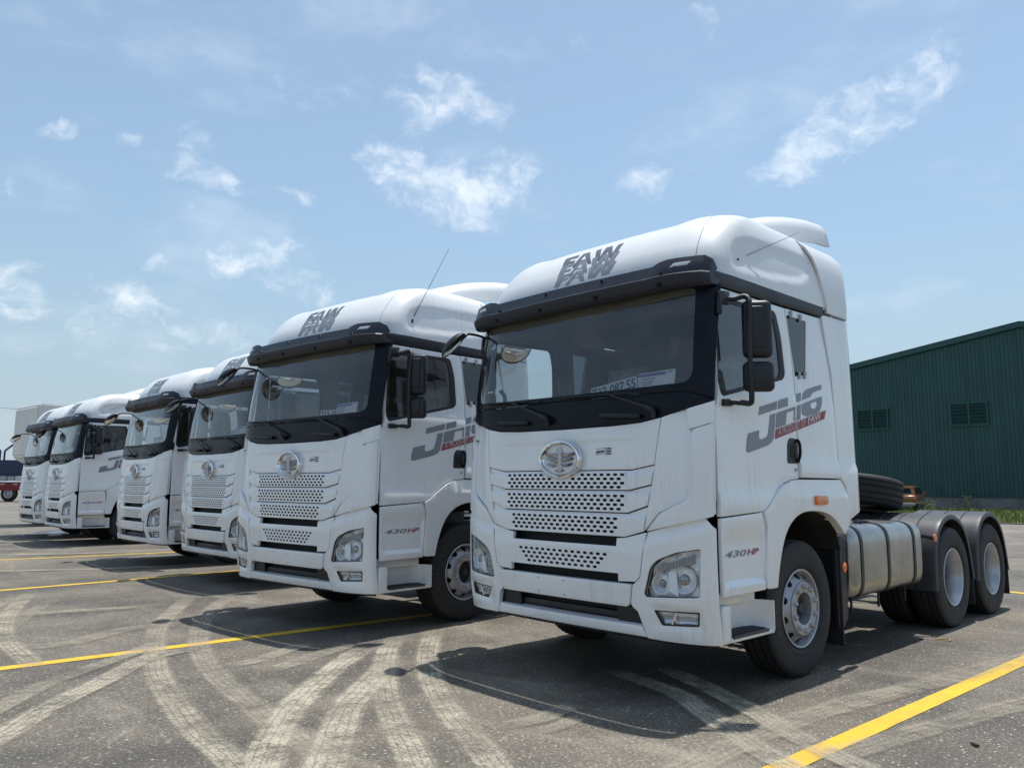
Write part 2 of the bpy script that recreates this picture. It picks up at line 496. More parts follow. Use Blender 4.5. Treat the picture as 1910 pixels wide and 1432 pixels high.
def interp(x, xs, ys):
    if x <= xs[0]: return ys[0]
    for i in range(1, len(xs)):
        if x <= xs[i]:
            t = (x - xs[i - 1]) / (xs[i] - xs[i - 1])
            return ys[i - 1] + (ys[i] - ys[i - 1]) * t
    return ys[-1]

def sinterp(x, xs, ys):
    """monotone cubic"""
    n = len(xs)
    if x <= xs[0]: return ys[0]
    if x >= xs[-1]: return ys[-1]
    d = [(ys[i + 1] - ys[i]) / (xs[i + 1] - xs[i]) for i in range(n - 1)]
    m = [d[0]] + [0 if d[i - 1] * d[i] <= 0 else 2 * d[i - 1] * d[i] / (d[i - 1] + d[i]) for i in range(1, n - 1)] + [d[-1]]
    for i in range(n - 1):
        if x <= xs[i + 1]:
            h = xs[i + 1] - xs[i]; t = (x - xs[i]) / h
            return ((2 * t ** 3 - 3 * t * t + 1) * ys[i] + (t ** 3 - 2 * t * t + t) * h * m[i] + (-2 * t ** 3 + 3 * t * t) * ys[i + 1] + (t ** 3 - t * t) * h * m[i + 1])

def sstep(x, a, b):
    t = max(0.0, min(1.0, (x - a) / (b - a)))
    return t * t * (3 - 2 * t)

def text_obj(name, s, size, mp, mat, parent, shear=0.0, off=0.0, sx=1.0, lift=0.002, inn=(0, 1, 0), cu=0.0, spacing=1.0, sub=None, width=None):
    """flat print: font outlines laid on mp(u, v), u to the reader's right"""
    cd = bpy.data.curves.new(name, 'FONT')
    cd.body = s; cd.size = size; cd.shear = shear; cd.offset = off; cd.space_character = spacing
    cd.resolution_u = 3
    t = bpy.data.objects.new('tmp', cd)
    COL.objects.link(t)
    bpy.context.view_layer.update()
    me = bpy.data.meshes.new_from_object(t.evaluated_get(bpy.context.evaluated_depsgraph_get()))
    bpy.data.objects.remove(t)
    bm = bmesh.new(); bm.from_mesh(me)
    bpy.data.meshes.remove(me)
    if width:
        lo = min(v.co.x for v in bm.verts); hi = max(v.co.x for v in bm.verts)
        sx = width / (hi - lo)
        for v in bm.verts: v.co.x -= lo
    if sub:
        us = [v.co.x * sx for v in bm.verts]
        x = min(us) + sub
        while x < max(us):
            bmesh.ops.bisect_plane(bm, geom=bm.verts[:] + bm.edges[:] + bm.faces[:], dist=1e-6, plane_co=(x / sx, 0, 0), plane_no=(1, 0, 0))
            x += sub
    inn = Vector(inn)
    e = .01
    for v in bm.verts:
        u, w = v.co.x * sx, v.co.y
        p = Vector(mp(u, w))
        n = (Vector(mp(u + e, w)) - Vector(mp(u - e, w))).cross(Vector(mp(u, w + e)) - Vector(mp(u, w - e))).normalized()
        if n.dot(inn) < 0: n = -n
        v.co = p - n * lift
    bm.normal_update()
    return _finish(name, bm, mat, parent, 60, False)

# perforated cell: rectangle in (u, v) with a rounded hole through it
def perf(bm, mp, depth, u0, u1, v0, v1, hole, inn, n=16, sq=3.0):
    cu_, cv_ = (u0 + u1) / 2, (v0 + v1) / 2
    if hole is None:
        f = [bm.verts.new(mp(a, b)) for a, b in ((u0, v0), (u1, v0), (u1, v1), (u0, v1))]
        bm.faces.new(f); return
    hu, hv, rh, rv = (u1 - u0) / 2, (v1 - v0) / 2, hole[0], hole[1]
    O = []; I = []; D = []
    inn = Vector(inn)
    for i in range(n):
        a = 2 * pi * (i + .5 * (n % 8 != 0)) / n
        c, s = cos(a), sin(a)
        k = 1 / max(abs(c), abs(s))
        O.append(bm.verts.new(mp(cu_ + hu * c * k, cv_ + hv * s * k)))
        kk = (abs(c) ** sq + abs(s) ** sq) ** (-1 / sq)
        q = Vector(mp(cu_ + rh * c * kk, cv_ + rv * s * kk))
        I.append(bm.verts.new(q)); D.append(bm.verts.new(q + inn * depth))
    for i in range(n):
        j = (i + 1) % n
        bm.faces.new([O[i], O[j], I[j], I[i]])
        bm.faces.new([I[i], I[j], D[j], D[i]])

# ------------------------------------------------------------------ truck surfaces (metres, x to the truck's left, y rearward, z up)
def yc(z):
    return sinterp(z, [.4, .7, 1.1, 1.65, 1.95, 2.15, 2.9, 3.2], [.045, .0, -.01, .0, .02, .03, .145, .20])

def Kf(a):
    return .035 * a * a + .10 * max(0.0, (a - .85) / .4) ** 2.5

_K0 = Kf(1.20); _TH0 = math.atan(.07 * 1.2 + .625 * (.875 ** 1.5)); _LW = .05 * (pi / 2 - _TH0) / (1 - sin(_TH0))

def front_xy(u):
    a = abs(u); s = 1 if u >= 0 else -1
    if a <= 1.20: return u, Kf(a)
    t = a - 1.20
    w = (pi / 2 - _TH0) / _LW
    th = _TH0 + w * min(t, _LW)
    x = 1.20 + (sin(th) - sin(_TH0)) / w
    y = _K0 + (cos(_TH0) - cos(th)) / w
    if t > _LW: y += t - _LW
    return s * x, y

def FR(off=0.0):
    if callable(off):
        def g(u, z):
            x, y = front_xy(u); return (x, yc(z) + y + off(u, z), z)
    else:
        def g(u, z):
            x, y = front_xy(u); return (x, yc(z) + y + off, z)
    return g

def side_map(s, zx, off=0.0):
    zs = [a for a, b in zx]; xs = [b for a, b in zx]
    def g(y, z):
        return (s * (1.25 + interp(z, zs, xs) + off), y, z)
    return g

DOORX = [(1.25, .018), (1.36, .022), (1.45, .0), (2.0, -.004), (2.10, .006), (2.16, .004), (2.2, -.008), (2.9, -.035)]
REARX = [(1.25, .018), (1.63, .020), (1.69, .0), (2.10, -.002), (2.20, -.008), (2.9, -.035)]
LOWX = [(.73, .022), (.79, .020), (.83, -.012), (1.08, -.012), (1.17, .020), (1.3, .022)]

RZ = [3.00, 3.10, 3.2, 3.3, 3.4, 3.47, 3.53, 3.575, 3.605, 3.63]
RY = [.19, .20, .228, .285, .370, .458, .57, .70, .84, 1.0]
RX = [1.238, 1.236, 1.230, 1.220, 1.200, 1.174, 1.138, 1.085, 1.02, .93]
RL = [.34, .34, .35, .36, .38, .40, .42, .44, .46, .48]
def roof_pt(q, z):
    """q: 0 front centre .. 1 side start (superellipse corner), 1.. -> along the side in metres from the corner"""
    yf = sinterp(z, RZ, RY); xs = sinterp(z, RZ, RX); L = sinterp(z, RZ, RL)
    n = 3.1
    s = 1 if q >= 0 else -1
    a = abs(q)
    if a <= 1:
        x = xs * sin(a * pi / 2) ** (2 / n); y = yf + L * (1 - cos(a * pi / 2) ** (2 / n))
        if a < .42:   # equal spacing near the centre
            xm = xs * sin(.42 * pi / 2) ** (2 / n)
            x = xm * a / .42
            y = yf + L * (1 - (1 - (x / xs) ** n) ** (1 / n))
    else:
        x = xs; y = yf + L + (a - 1)
    dz = .030 * sstep(x, .66, .90) * sstep(z, 3.25, 3.55)
    if a > 1 or x > xs * .97:
        # pressed panel in the roof side
        zt = sinterp(y, [.45, .6, .75, 1.1, 1.9, 2.4], [3.12, 3.28, 3.34, 3.37, 3.39, 3.41])
        zb = sinterp(y, [.45, .6, 1.55, 1.72, 1.84], [3.09, 3.07, 3.145, 3.22, 3.36])
        if y > .5:
            m = sstep(z, zb, zb + .032) * sstep(zt - z, 0, .035) * sstep(y, .50, .58)
            x -= .016 * m
    return (s * x, y, z + dz)

def roof_front(x, z, lift=0.0):
    yf = sinterp(z, RZ, RY); xs = sinterp(z, RZ, RX); L = sinterp(z, RZ, RL)
    y = yf + L * (1 - (1 - min(.999, abs(x) / xs) ** 3.1) ** (1 / 3.1))
    return (x, y, z)

def grid(name, rows, mat, parent, th=0.0, ang=35, bevel_dir=None):
    """rows: list of equal-length rows of points"""
    n = len(rows[0])
    vs = [p for r in rows for p in r]
    fs = []
    for i in range(len(rows) - 1):
        for k in range(n - 1):
            fs.append((i * n + k, i * n + k + 1, (i + 1) * n + k + 1, (i + 1) * n + k))
    bm = bmesh.new()
    bv = [bm.verts.new(v) for v in vs]
    for f in fs:
        try: bm.faces.new([bv[q] for q in f])
        except ValueError: pass
    bmesh.ops.remove_doubles(bm, verts=bm.verts[:], dist=1e-5)
    bmesh.ops.recalc_face_normals(bm, faces=bm.faces[:])
    if th:
        bm.normal_update()
        c = Vector(bevel_dir or (0, 0, 0))
        s = sum(((f.calc_center_median() - c).dot(f.normal) * f.calc_area() for f in bm.faces))
        if s < 0: bmesh.ops.reverse_faces(bm, faces=bm.faces[:])
        bmesh.ops.solidify(bm, geom=bm.faces[:], thickness=th)
    return from_bm(name, bm, mat, parent, ang)

# ------------------------------------------------------------------ wheels
TR = 0.524
def tyre_mesh(parent, w=.30, full=True):
    h = w / 2
    prof = [(.288, -h * .72), (.30, -h * .80), (.33, -h * .93), (.40, -h), (.455, -h * .985), (.492, -h * .93), (.512, -h * .86), (.521, -h * .80)]
    for k, g in enumerate((-.60, -.22, .22, .60)):
        c = h * g
        prof += [(.524, c - .010), (.509, c - .006), (.509, c + .006), (.524, c + .010)]
    prof += [(.521, h * .80), (.512, h * .86), (.492, h * .93), (.478, h * .955), (.474, h * .955), (.455, h * .985), (.40, h), (.352, h * .965), (.346, h * .985), (.335, h * .95), (.30, h * .80), (.288, h * .72)]
    n = len(prof)
    return lathe('tyre', prof, 'tyre', parent, seg=120, closed=False, ang=30, lug={6: .006, 7: .007, n - 12: .007, n - 11: .006, 8: .004, n - 13: .004})

def sidewall_text(parent, word, x, start):
    for i, ch in enumerate(word):
        a0 = start - i * radians(6.6)
        def mp(u, v, a0=a0):
            # letters run clockwise seen from outside (+x)
            r = .415 + v
            a = a0 - u / .415
            return (x, r * cos(a), r * sin(a))
        if ch != ' ':
            text_obj('sidewall_letter', ch, .045, mp, 'tyre_mark', parent, lift=0.0, inn=(-1, 0, 0))

def rim_front(name, parent):
    """convex steer wheel, outer side +x, tyre centre plane at x = 0"""
    bm = bmesh.new()
    N = 10
    o = lathe(name, [(.255, -.12), (.262, .05), (.272, .085), (.285, .118), (.300, .124), (.303, .132), (.297, .138), (.286, .134), (.276, .112), (.268, .082)], 'rim', parent, seg=64)
    bm.from_mesh(o.data)
    # dished disc with round hand holes
    def mp(u, v):
        a = u
        r = v
        x = interp(r, [.165, .205, .216, .270], [.148, .146, .134, .072])
        return (x, r * cos(a), r * sin(a))
    for k in range(N):
        a0 = 2 * pi * k / N; a1 = 2 * pi * (k + 1) / N; am = (a0 + a1) / 2; q = (a1 - a0) / 2
        rr = .033
        perf(bm, mp, .008, am - q * .72, am + q * .72, .217, .269, (rr / .243, .0240), (-1, 0, 0), 16, 2.0)
        for (b0, b1) in ((a0, a0 + q * .28), (a1 - q * .28, a1)):
            perf(bm, mp, 0, b0, b1, .217, .269, None, (-1, 0, 0))
        for (r0, r1) in ((.204, .217),):
            for b0, b1 in ((a0, am), (am, a1)):
                perf(bm, mp, 0, b0, b1, r0, r1, None, (-1, 0, 0))
    seg = 60
    pr = [(.206, .146), (.204, .156), (.199, .160), (.130, .160), (.124, .156), (.120, .13), (.120, .08)]
    vs = [[bm.verts.new((x, r * cos(2 * pi * i / seg), r * sin(2 * pi * i / seg))) for r, x in pr] for i in range(seg)]
    for i in range(seg):
        for k in range(len(pr) - 1):
            bm.faces.new([vs[i][k], vs[(i + 1) % seg][k], vs[(i + 1) % seg][k + 1], vs[i][k + 1]])
    bmesh.ops.remove_doubles(bm, verts=bm.verts[:], dist=2e-4)
    bmesh.ops.recalc_face_normals(bm, faces=bm.faces[:])
    bm.to_mesh(o.data); bm.free()
    o.data.polygons.foreach_set('use_smooth', [True] * len(o.data.polygons))
    o.data.set_sharp_from_angle(angle=radians(35))
    tyre_mesh(o)
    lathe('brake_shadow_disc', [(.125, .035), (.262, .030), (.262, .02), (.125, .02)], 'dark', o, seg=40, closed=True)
    lathe('hub', [(.0, .135), (.035, .135), (.042, .125), (.048, .10), (.095, .094), (.110, .085), (.118, .05), (.24, .03), (.25, -.02), (.0, -.03)], 'hub', o, seg=32)
    nm = None
    for k in range(N):
        a = 2 * pi * (k + .5) / N
        if nm is None:
            nut = lathe('wheel_nut', [(.0, .186), (.011, .185), (.016, .180), (.018, .168), (.023, .165), (.023, .1595)], 'rim', o, seg=12)
            nm = nut.data
        else:
            nut = bpy.data.objects.new('wheel_nut', nm); COL.objects.link(nut); nut.parent = o
        nut.location = (0, .1675 * cos(a), .1675 * sin(a))
    return o

def rim_dished(name, parent):
    """drive wheel seen from outside: deep bright barrel, disc far inside; outer side +x"""
    o = lathe(name, [(.262, -.14), (.262, .05), (.270, .10), (.284, .122), (.300, .126), (.303, .134), (.297, .140), (.286, .136), (.274, .115), (.264, .085), (.250, .06), (.246, -.02), (.240, -.075)], 'alloy', parent, seg=64)
    lathe('wheel_disc', [(.241, -.070), (.236, -.085), (.20, -.10), (.175, -.105), (.17, -.10), (.10, -.10), (.098, -.06), (.0, -.055)], 'disc_grey', o, seg=48)
    tyre_mesh(o)
    bm = bmesh.new()
    for k in range(10):
        a = 2 * pi * (k + .5) / 10
        m = Matrix.Translation((-.085, .135 * cos(a), .135 * sin(a))) @ Matrix.Rotation(pi / 2, 4, 'Y')
        bmesh.ops.create_cone(bm, cap_ends=True, segments=10, radius1=.02, radius2=.014, depth=.04, matrix=m)
    from_bm('wheel_nuts', bm, 'hub', o, 40)
    lathe('hub', [(.0, .03), (.06, .03), (.075, .02), (.08, -.02), (.095, -.05), (.10, -.10)], 'hub', o, seg=32)
    return o

def copy_tree(o, parent=None):
    c = o.copy()
    COL.objects.link(c)
    c.parent = parent
    if parent is not None:
        c.matrix_parent_inverse = o.matrix_parent_inverse.copy()
    for ch in KIDS.get(o.name, []):
        copy_tree(ch, c)
    return c
KIDS = {}
def index_kids():
    KIDS.clear()
    for o in bpy.data.objects:
        if o.parent is not None:
            KIDS.setdefault(o.parent.name, []).append(o)

# ------------------------------------------------------------------ decal outlines on the truck's left side (y, z)
JH6 = [
 [(0.815, 2.055), (1.077, 2.118), (1.067, 2.055), (0.807, 1.992)],
 [(0.977, 2.006), (1.056, 2.023), (1.038, 1.909), (1.014, 1.83), (0.984, 1.799), (0.915, 1.772), (0.643, 1.71), (0.618, 1.714), (0.609, 1.727), (0.624, 1.799), (0.644, 1.848), (0.803, 1.88), (0.795, 1.824), (0.808, 1.814), (0.834, 1.815), (0.901, 1.832), (0.934, 1.858), (0.955, 1.927)],
 [(1.098, 2.126), (1.249, 2.16), (1.241, 2.093), (1.086, 2.056)],
 [(1.075, 2.028), (1.368, 2.098), (1.368, 1.986), (1.351, 1.982), (1.35, 2.067), (1.23, 2.042), (1.209, 1.944), (1.054, 1.909)],
 [(1.410, 2.201), (1.494, 2.221), (1.483, 2.152), (1.404, 2.134)],
 [(1.406, 2.107), (1.476, 2.123), (1.455, 2.003), (1.404, 1.993)],
 [(1.508, 2.162), (1.524, 2.206), (1.557, 2.236), (1.622, 2.262), (1.742, 2.291), (1.876, 2.322), (1.872, 2.281), (1.727, 2.244), (1.682, 2.225), (1.653, 2.198)],
]
SIXB = [(1.496, 2.127), (1.844, 2.217), (1.862, 2.212), (1.867, 2.20), (1.854, 2.154), (1.81, 2.1), (1.742, 2.068), (1.56, 2.034), (1.509, 2.036), (1.485, 2.058)]
SIXH = [(1.654, 2.146), (1.752, 2.171), (1.771, 2.162), (1.759, 2.132), (1.725, 2.109), (1.671, 2.1), (1.638, 2.113)]
RED1 = [(1.053, 1.899), (1.381, 1.978), (1.382, 1.909), (1.032, 1.824)]
RED2 = [(1.404, 1.983), (1.916, 2.107), (1.881, 2.035), (1.846, 2.023), (1.404, 1.914)]

# the three overlapping rows of letters on the roof front (x, z): F, A, counter of A, W
ROOF_LETTERS = [
 [[(-0.252, 3.29), (-0.31, 3.43), (-0.155, 3.433), (-0.142, 3.397), (-0.222, 3.398), (-0.225, 3.374), (-0.145, 3.369), (-0.14, 3.34), (-0.206, 3.341), (-0.199, 3.281)], [(-0.123, 3.28), (-0.108, 3.43), (-0.029, 3.428), (0.092, 3.279), (0.05, 3.281), (0.004, 3.333), (-0.077, 3.335), (-0.083, 3.28)], [(-0.077, 3.349), (-0.063, 3.404), (-0.013, 3.346)], [(0.127, 3.292), (0.04, 3.428), (0.095, 3.43), (0.158, 3.329), (0.146, 3.428), (0.213, 3.43), (0.287, 3.328), (0.274, 3.426), (0.328, 3.43), (0.338, 3.284), (0.276, 3.286), (0.212, 3.367), (0.201, 3.284)]],
 [[(-0.257, 3.213), (-0.266, 3.329), (-0.113, 3.333), (-0.118, 3.306), (-0.197, 3.306), (-0.205, 3.285), (-0.128, 3.281), (-0.132, 3.258), (-0.198, 3.257), (-0.204, 3.204)], [(-0.129, 3.203), (-0.068, 3.332), (0.008, 3.331), (0.086, 3.204), (0.044, 3.206), (0.009, 3.252), (-0.071, 3.254), (-0.088, 3.204)], [(-0.067, 3.265), (-0.038, 3.313), (-0.004, 3.263)], [(0.12, 3.218), (0.076, 3.332), (0.131, 3.334), (0.161, 3.251), (0.179, 3.333), (0.246, 3.335), (0.288, 3.251), (0.304, 3.333), (0.359, 3.336), (0.33, 3.212), (0.269, 3.213), (0.225, 3.283), (0.194, 3.21)]],
 [[(-0.27, 3.128), (-0.244, 3.229), (-0.092, 3.234), (-0.106, 3.211), (-0.184, 3.21), (-0.197, 3.192), (-0.121, 3.189), (-0.133, 3.168), (-0.198, 3.167), (-0.22, 3.121)], [(-0.145, 3.121), (-0.049, 3.233), (0.026, 3.234), (0.07, 3.124), (0.028, 3.125), (0.006, 3.165), (-0.073, 3.165), (-0.104, 3.121)], [(-0.066, 3.175), (-0.025, 3.218), (-0.004, 3.174)], [(0.108, 3.136), (0.094, 3.235), (0.149, 3.238), (0.157, 3.165), (0.196, 3.237), (0.263, 3.239), (0.285, 3.166), (0.32, 3.238), (0.375, 3.242), (0.316, 3.132), (0.255, 3.132), (0.23, 3.194), (0.18, 3.129)]]]

def join_meshes(name, objs, mat, parent):
    bm = bmesh.new()
    for o in objs:
        bm.from_mesh(o.data)
    for o in objs:
        bpy.data.objects.remove(o)
    return _finish(name, bm, mat, parent, 60, False)

# ------------------------------------------------------------------ the truck
def build_truck():
    T = empty('semi_truck')
    fr = FR()
    # --- upper front: hood and grille slats
    top = [(-.909, 1.944), (-.745, 1.916), (-.5, 1.903), (0, 1.898), (.5, 1.903), (.745, 1.916), (.909, 1.944)]
    hood = top + [(.865, 1.618), (.672, 1.584), (-.672, 1.584), (-.865, 1.618)]
    def hood_off(u, z):
        # soft trapezoid field pressed in around the badge
        m = sstep(1.80 - z, -.015, .015) * sstep(.72 - abs(u) - (1.80 - z) * -.1, 0, .03)
        return .006 * m
    sheet('hood_panel', hood, FR(hood_off), 'white', T, th=.025, du=.05, dv=.03, cv=(1.785, 1.80, 1.815))
    bands = [((.672, 1.576), (.862, 1.610), (.838, 1.478), (.655, 1.438), [1.548, 1.517, 1.486, 1.457], 1.53),
             ((.655, 1.430), (.837, 1.469), (.808, 1.330), (.640, 1.277), [1.394, 1.362, 1.331, 1.300], 1.35),
             ((.640, 1.268), (.806, 1.320), (.774, 1.150), (.615, 1.106), [1.230, 1.199, 1.168, 1.137], 1.18)]
    HP = .0625
    def grille(bi, tl, tr, br, bl, rows, nx=10, hp=HP, skip=None, hw=.0210, hh=.0102):
        zt = tl[1]; zb = bl[1]
        def off(u, z, zt=zt, zb=zb):
            # each slat leans: lower edge proud, top edge tucked under the one above
            t = (zt - z) / (zt - zb)
            return .012 - .016 * sstep(t, .0, .16)
        mp = FR(off)
        hx = nx * hp + .012
        rz1 = rows[0] + .0155; rz0 = rows[-1] - .0155
        ring_out = [(-tr[0], tr[1]), (-tl[0], tl[1]), (tl[0], tl[1]), (tr[0], tr[1]), (br[0], br[1]), (bl[0], bl[1]), (-bl[0], bl[1]), (-br[0], br[1])]
        hole = [(-hx, rz0), (hx, rz0), (hx, rz1), (-hx, rz1)]
        hx = min(hx, bl[0] - .004)
        hole = [(-hx, rz0), (hx, rz0), (hx, rz1), (-hx, rz1)]
        o = sheet('grille_panel', [ring_out, hole], mp, 'white', T, th=.018, du=.0625, dv=.04, cv=(zt - .012, zt - .03), bevel=.004)
        bm = bmesh.new(); bm.from_mesh(o.data)
        for r, z in enumerate(rows):
            st = (r % 2) * hp / 2
            x = -hx
            edges = [-hx]
            k0 = -nx
            cells = []
            n_ = nx * 2 - (r % 2)
            for k in range(n_):
                c = -nx * hp + hp / 2 + k * hp + st
                if c - hp / 2 < -hx - 1e-6 or c + hp / 2 > hx + 1e-6: continue
                cells.append(c)
            z0, z1 = z - .0155, z + .0155
            if cells[0] - hp / 2 > -hx + 1e-5: perf(bm, mp, 0, -hx, cells[0] - hp / 2, z0, z1, None, (0, 1, 0))
            if cells[-1] + hp / 2 < hx - 1e-5: perf(bm, mp, 0, cells[-1] + hp / 2, hx, z0, z1, None, (0, 1, 0))
            for c in cells:
                h = (hw, hh)
                if skip and skip(c, r): h = None
                perf(bm, mp, .007, c - hp / 2, c + hp / 2, z0, z1, h, (0, 1, 0), 12, 3.4)
        bmesh.ops.recalc_face_normals(bm, faces=bm.faces[:])
        bm.to_mesh(o.data); bm.free()
        o.data.polygons.foreach_set('use_smooth', [True] * len(o.data.polygons))
        o.data.set_sharp_from_angle(angle=radians(30))
        return o
    for bi, (tl, tr, br, bl, rows, _) in enumerate(bands):
        sk = (lambda c, r: (r == 0 and abs(c) < .20) or (r == 1 and abs(c) < .125)) if bi == 0 else None
        grille(bi, tl, tr, br, bl, rows, 10 if bi < 2 else 9, HP if bi < 2 else .0625, sk)
    # dark backing behind the perforations
    sheet('radiator_screen', [(-.85, 1.62), (.85, 1.62), (.75, 1.09), (-.75, 1.09)], FR(.085), 'dark', T, th=.01, du=.2, dv=.3, bevel=0)
    # --- badge
    def disc_prof(r, y): return (r, y)
    bz = 1.667; by = yc(bz) - .004
    e = lathe('emblem', [(.0, -.004), (.118, -.004), (.124, -.012), (.128, -.030), (.135, -.036), (.145, -.034), (.150, -.022), (.150, .02)], 'chrome', T, seg=56, axis='y', loc=(0, by, bz))
    e.scale = (1.47, 1, 1)
    lathe('emblem_field', [(.0, -.008), (.119, -.008), (.121, -.004)], 'white_clean', e, seg=40, axis='y')
    bm = bmesh.new()
    def bar(pts, w0, w1, y=-.026, d=.02):
        path = smooth_path([(a, 0, b) for a, b in pts], 4)
        for i in range(len(path) - 1):
            t = (path[i + 1] - path[i]).normalized(); nn = Vector((-t.z, 0, t.x))
            f0 = w0 + (w1 - w0) * i / (len(path) - 1); f1 = w0 + (w1 - w0) * (i + 1) / (len(path) - 1)
            q = []
            for pp, ww in ((path[i], f0), (path[i + 1], f1)):
                q.append([bm.verts.new((pp.x + nn.x * ww, y + d * .6, pp.z + nn.z * ww)), bm.verts.new((pp.x, y, pp.z)), bm.verts.new((pp.x - nn.x * ww, y + d * .6, pp.z - nn.z * ww))])
            bm.faces.new([q[0][0], q[0][1], q[1][1], q[1][0]]); bm.faces.new([q[0][1], q[0][2], q[1][2], q[1][1]])
    bar([(0, .090), (0, -.090)], .015, .015, -.040, .045)
    bar([(-.022, .074), (0, .088)], .004, .008)
    bar([(-.028, -.088), (.028, -.088)], .008, .008)
    for s in (-1, 1):
        bar([(s * .016, .036), (s * .06, .034), (s * .102, .044)], .019, .012)
        bar([(s * .016, .0), (s * .055, -.003), (s * .094, .008)], .018, .012)
        bar([(s * .016, -.028), (s * .034, -.042), (s * .055, -.046), (s * .088, -.034)], .016, .011)
    from_bm('emblem_symbol', bm, 'emblem_chrome', e, 20)
    # small inspection label on the hood
    lab = [sheet('l', [(a, b), (a + w, b + t_), (a + w, b + t_ + h), (a, b + h)], fr, 'ink', T, th=0, lift=.0025, bevel=0) for a, b, w, h, t_ in
           ((.345, 1.735, .085, .0025, .010), (.345, 1.695, .085, .0025, .010), (.352, 1.706, .022, .016, .003), (.378, 1.709, .012, .015, .003), (.394, 1.712, .028, .013, .003),
            (.445, 1.735, .045, .010, 0), (.445, 1.716, .045, .010, 0), (.445, 1.697, .045, .010, 0), (.432, 1.70, .004, .05, 0))]
    join_meshes('inspection_label', lab, 'ink', T)
    # --- cheeks
    for s in (1, -1):
        fx = (lambda P: P) if s == 1 else mirror
        cheek = [(.917, 1.946), (1.093, 2.000), (1.103, 1.86, .02), (1.122, 1.832, .02), (1.128, 1.46, .05), (1.105, 1.385, .05), (.895, 1.282, .01), (.784, 1.158), (.815, 1.322), (.846, 1.470), (.871, 1.612)]
        def choff(u, z):
            a = abs(u)
            return .020 * sstep(a, .93 - (1.9 - z) * .10, 1.05 - (1.9 - z) * .10)
        sheet('cheek_panel', rc(fx(cheek), .004, 2), FR(choff), 'white', T, th=.03, du=.05, dv=.08, cu=(s * .93, s * 1.02))
        defl = [(1.138, 1.835, .03), (1.165, 1.862, .02), (1.285, 1.90, .02), (1.288, 1.268, .01), (.80, 1.152, .01), (.905, 1.272, .02), (1.115, 1.378, .06), (1.138, 1.455, .06)]
        def doff(u, z):
            return -.016 * sstep(abs(u), .86, .98)
        sheet('air_deflector', rc(fx(defl), .01, 3), FR(doff), 'white', T, th=.035, du=.05, dv=.06, bevel=.010)
        cap = [(1.099, 1.998), (1.286, 2.055), (1.286, 1.912), (1.168, 1.872), (1.112, 1.862)]
        sheet('corner_panel', rc(fx(cap), .006, 2), FR(-.003), 'white', T, th=.03, du=.05, dv=.05)
    for s in (1, -1):
        cb_ = [(.79, 1.17), (1.27, 1.28), (1.27, 2.03), (1.09, 1.985), (.92, 1.93)]
        sheet('cheek_backing', cb_ if s == 1 else mirror(cb_), FR(.034), 'white', T, th=.006, du=.1, dv=.2, bevel=0)
    # --- windscreen surround, cowl, glass
    ring = [(-1.285, 2.065), (-1.093, 2.125), (-.7, 2.128), (0, 2.130), (.7, 2.128), (1.093, 2.125), (1.285, 2.065), (1.288, 2.905), (-1.288, 2.905)]
    gl = rc([(-1.135, 2.185, .10), (-.8, 2.176, .05), (0, 2.168, .05), (.8, 2.176, .05), (1.135, 2.185, .10), (1.115, 2.885, .04), (-1.115, 2.885, .04)], .05, 5)
    sheet('windscreen_surround', [ring, gl], fr, 'black_gloss', T, th=.02, du=.08, dv=.12, bevel=.003)
    sheet('windscreen', gl, FR(.006), 'glass', T, th=0, du=.06, dv=.08)
    cowl = [(-1.283, 2.058), (-1.093, 1.999), (-.909, 1.951), (-.745, 1.923), (-.5, 1.909), (0, 1.904), (.5, 1.909), (.745, 1.923), (.909, 1.951), (1.093, 1.999), (1.283, 2.058), (1.093, 2.119), (.7, 2.122), (0, 2.124), (-.7, 2.122), (-1.093, 2.119)]
    sheet('wiper_cowl', cowl, fr, 'black_gloss', T, th=.02, du=.08, dv=.05, bevel=.003)
    # grab handles on the cowl
    for x0, x1, z0, z1 in ((.41, .73, 1.987, 1.967), (-.73, -.40, 1.990, 1.975)):
        p = [fr(x0, z0), fr(x0 + .02, z0), fr((x0 + x1) / 2, (z0 + z1) / 2), fr(x1, z1)]
        q = [Vector(a) + Vector((0, -.035, 0)) for a in p]
        tube('grab_handle', [Vector(p[0]) + Vector((0, -.01, 0)), q[0], q[1], q[2], q[3], Vector(p[3]) + Vector((0, -.0, 0))], .018, 'black', T, seg=8, n=3)
    # wipers
    for arm, blade in ((((.875, 2.006), (.451, 2.150)), ((.0, 2.150), (.745, 2.128))), (((-.14, 1.999), (-.60, 2.164)), ((-.96, 2.172), (-.25, 2.140)))):
        bm = bmesh.new()
        a0 = Vector(fr(*arm[0])) + Vector((0, -.05, 0)); a1 = Vector(fr(*arm[1])) + Vector((0, -.035, 0))
        tube_bm(bm, [Vector(fr(*arm[0])) + Vector((-.02, -.0, -.045)), a0 + Vector((.0, 0, -.01)), a0 + (a1 - a0) * .15], .02, 8, 4, (.024, .018))
        tube_bm(bm, [a0 + (a1 - a0) * .1, a0 + (a1 - a0) * .5 + Vector((0, -.01, 0)), a1], .01, 6, 3, (.014, .007))
        w = from_bm('wiper', bm, 'black', T, 50)
        bm = bmesh.new()
        pts = [Vector(fr(blade[0][0] + (blade[1][0] - blade[0][0]) * k / 6, blade[0][1] + (blade[1][1] - blade[0][1]) * k / 6 + .004 * sin(pi * k / 6))) + Vector((0, -.022, 0)) for k in range(7)]
        tube_bm(bm, pts, .007, 6, 2)
        tube_bm(bm, [p + Vector((0, -.016, .0)) for p in pts[1:6]], .006, 6, 2)
        from_bm('wiper_blade', bm, 'rubber_trim', w, 50)
    # sticker inside the glass
    st = sheet('windscreen_sticker', rc([(.704, 2.277), (1.012, 2.290), (1.006, 2.182), (.708, 2.176)], .006, 2), FR(.010), 'paper', T, th=.0, lift=0, bevel=0)
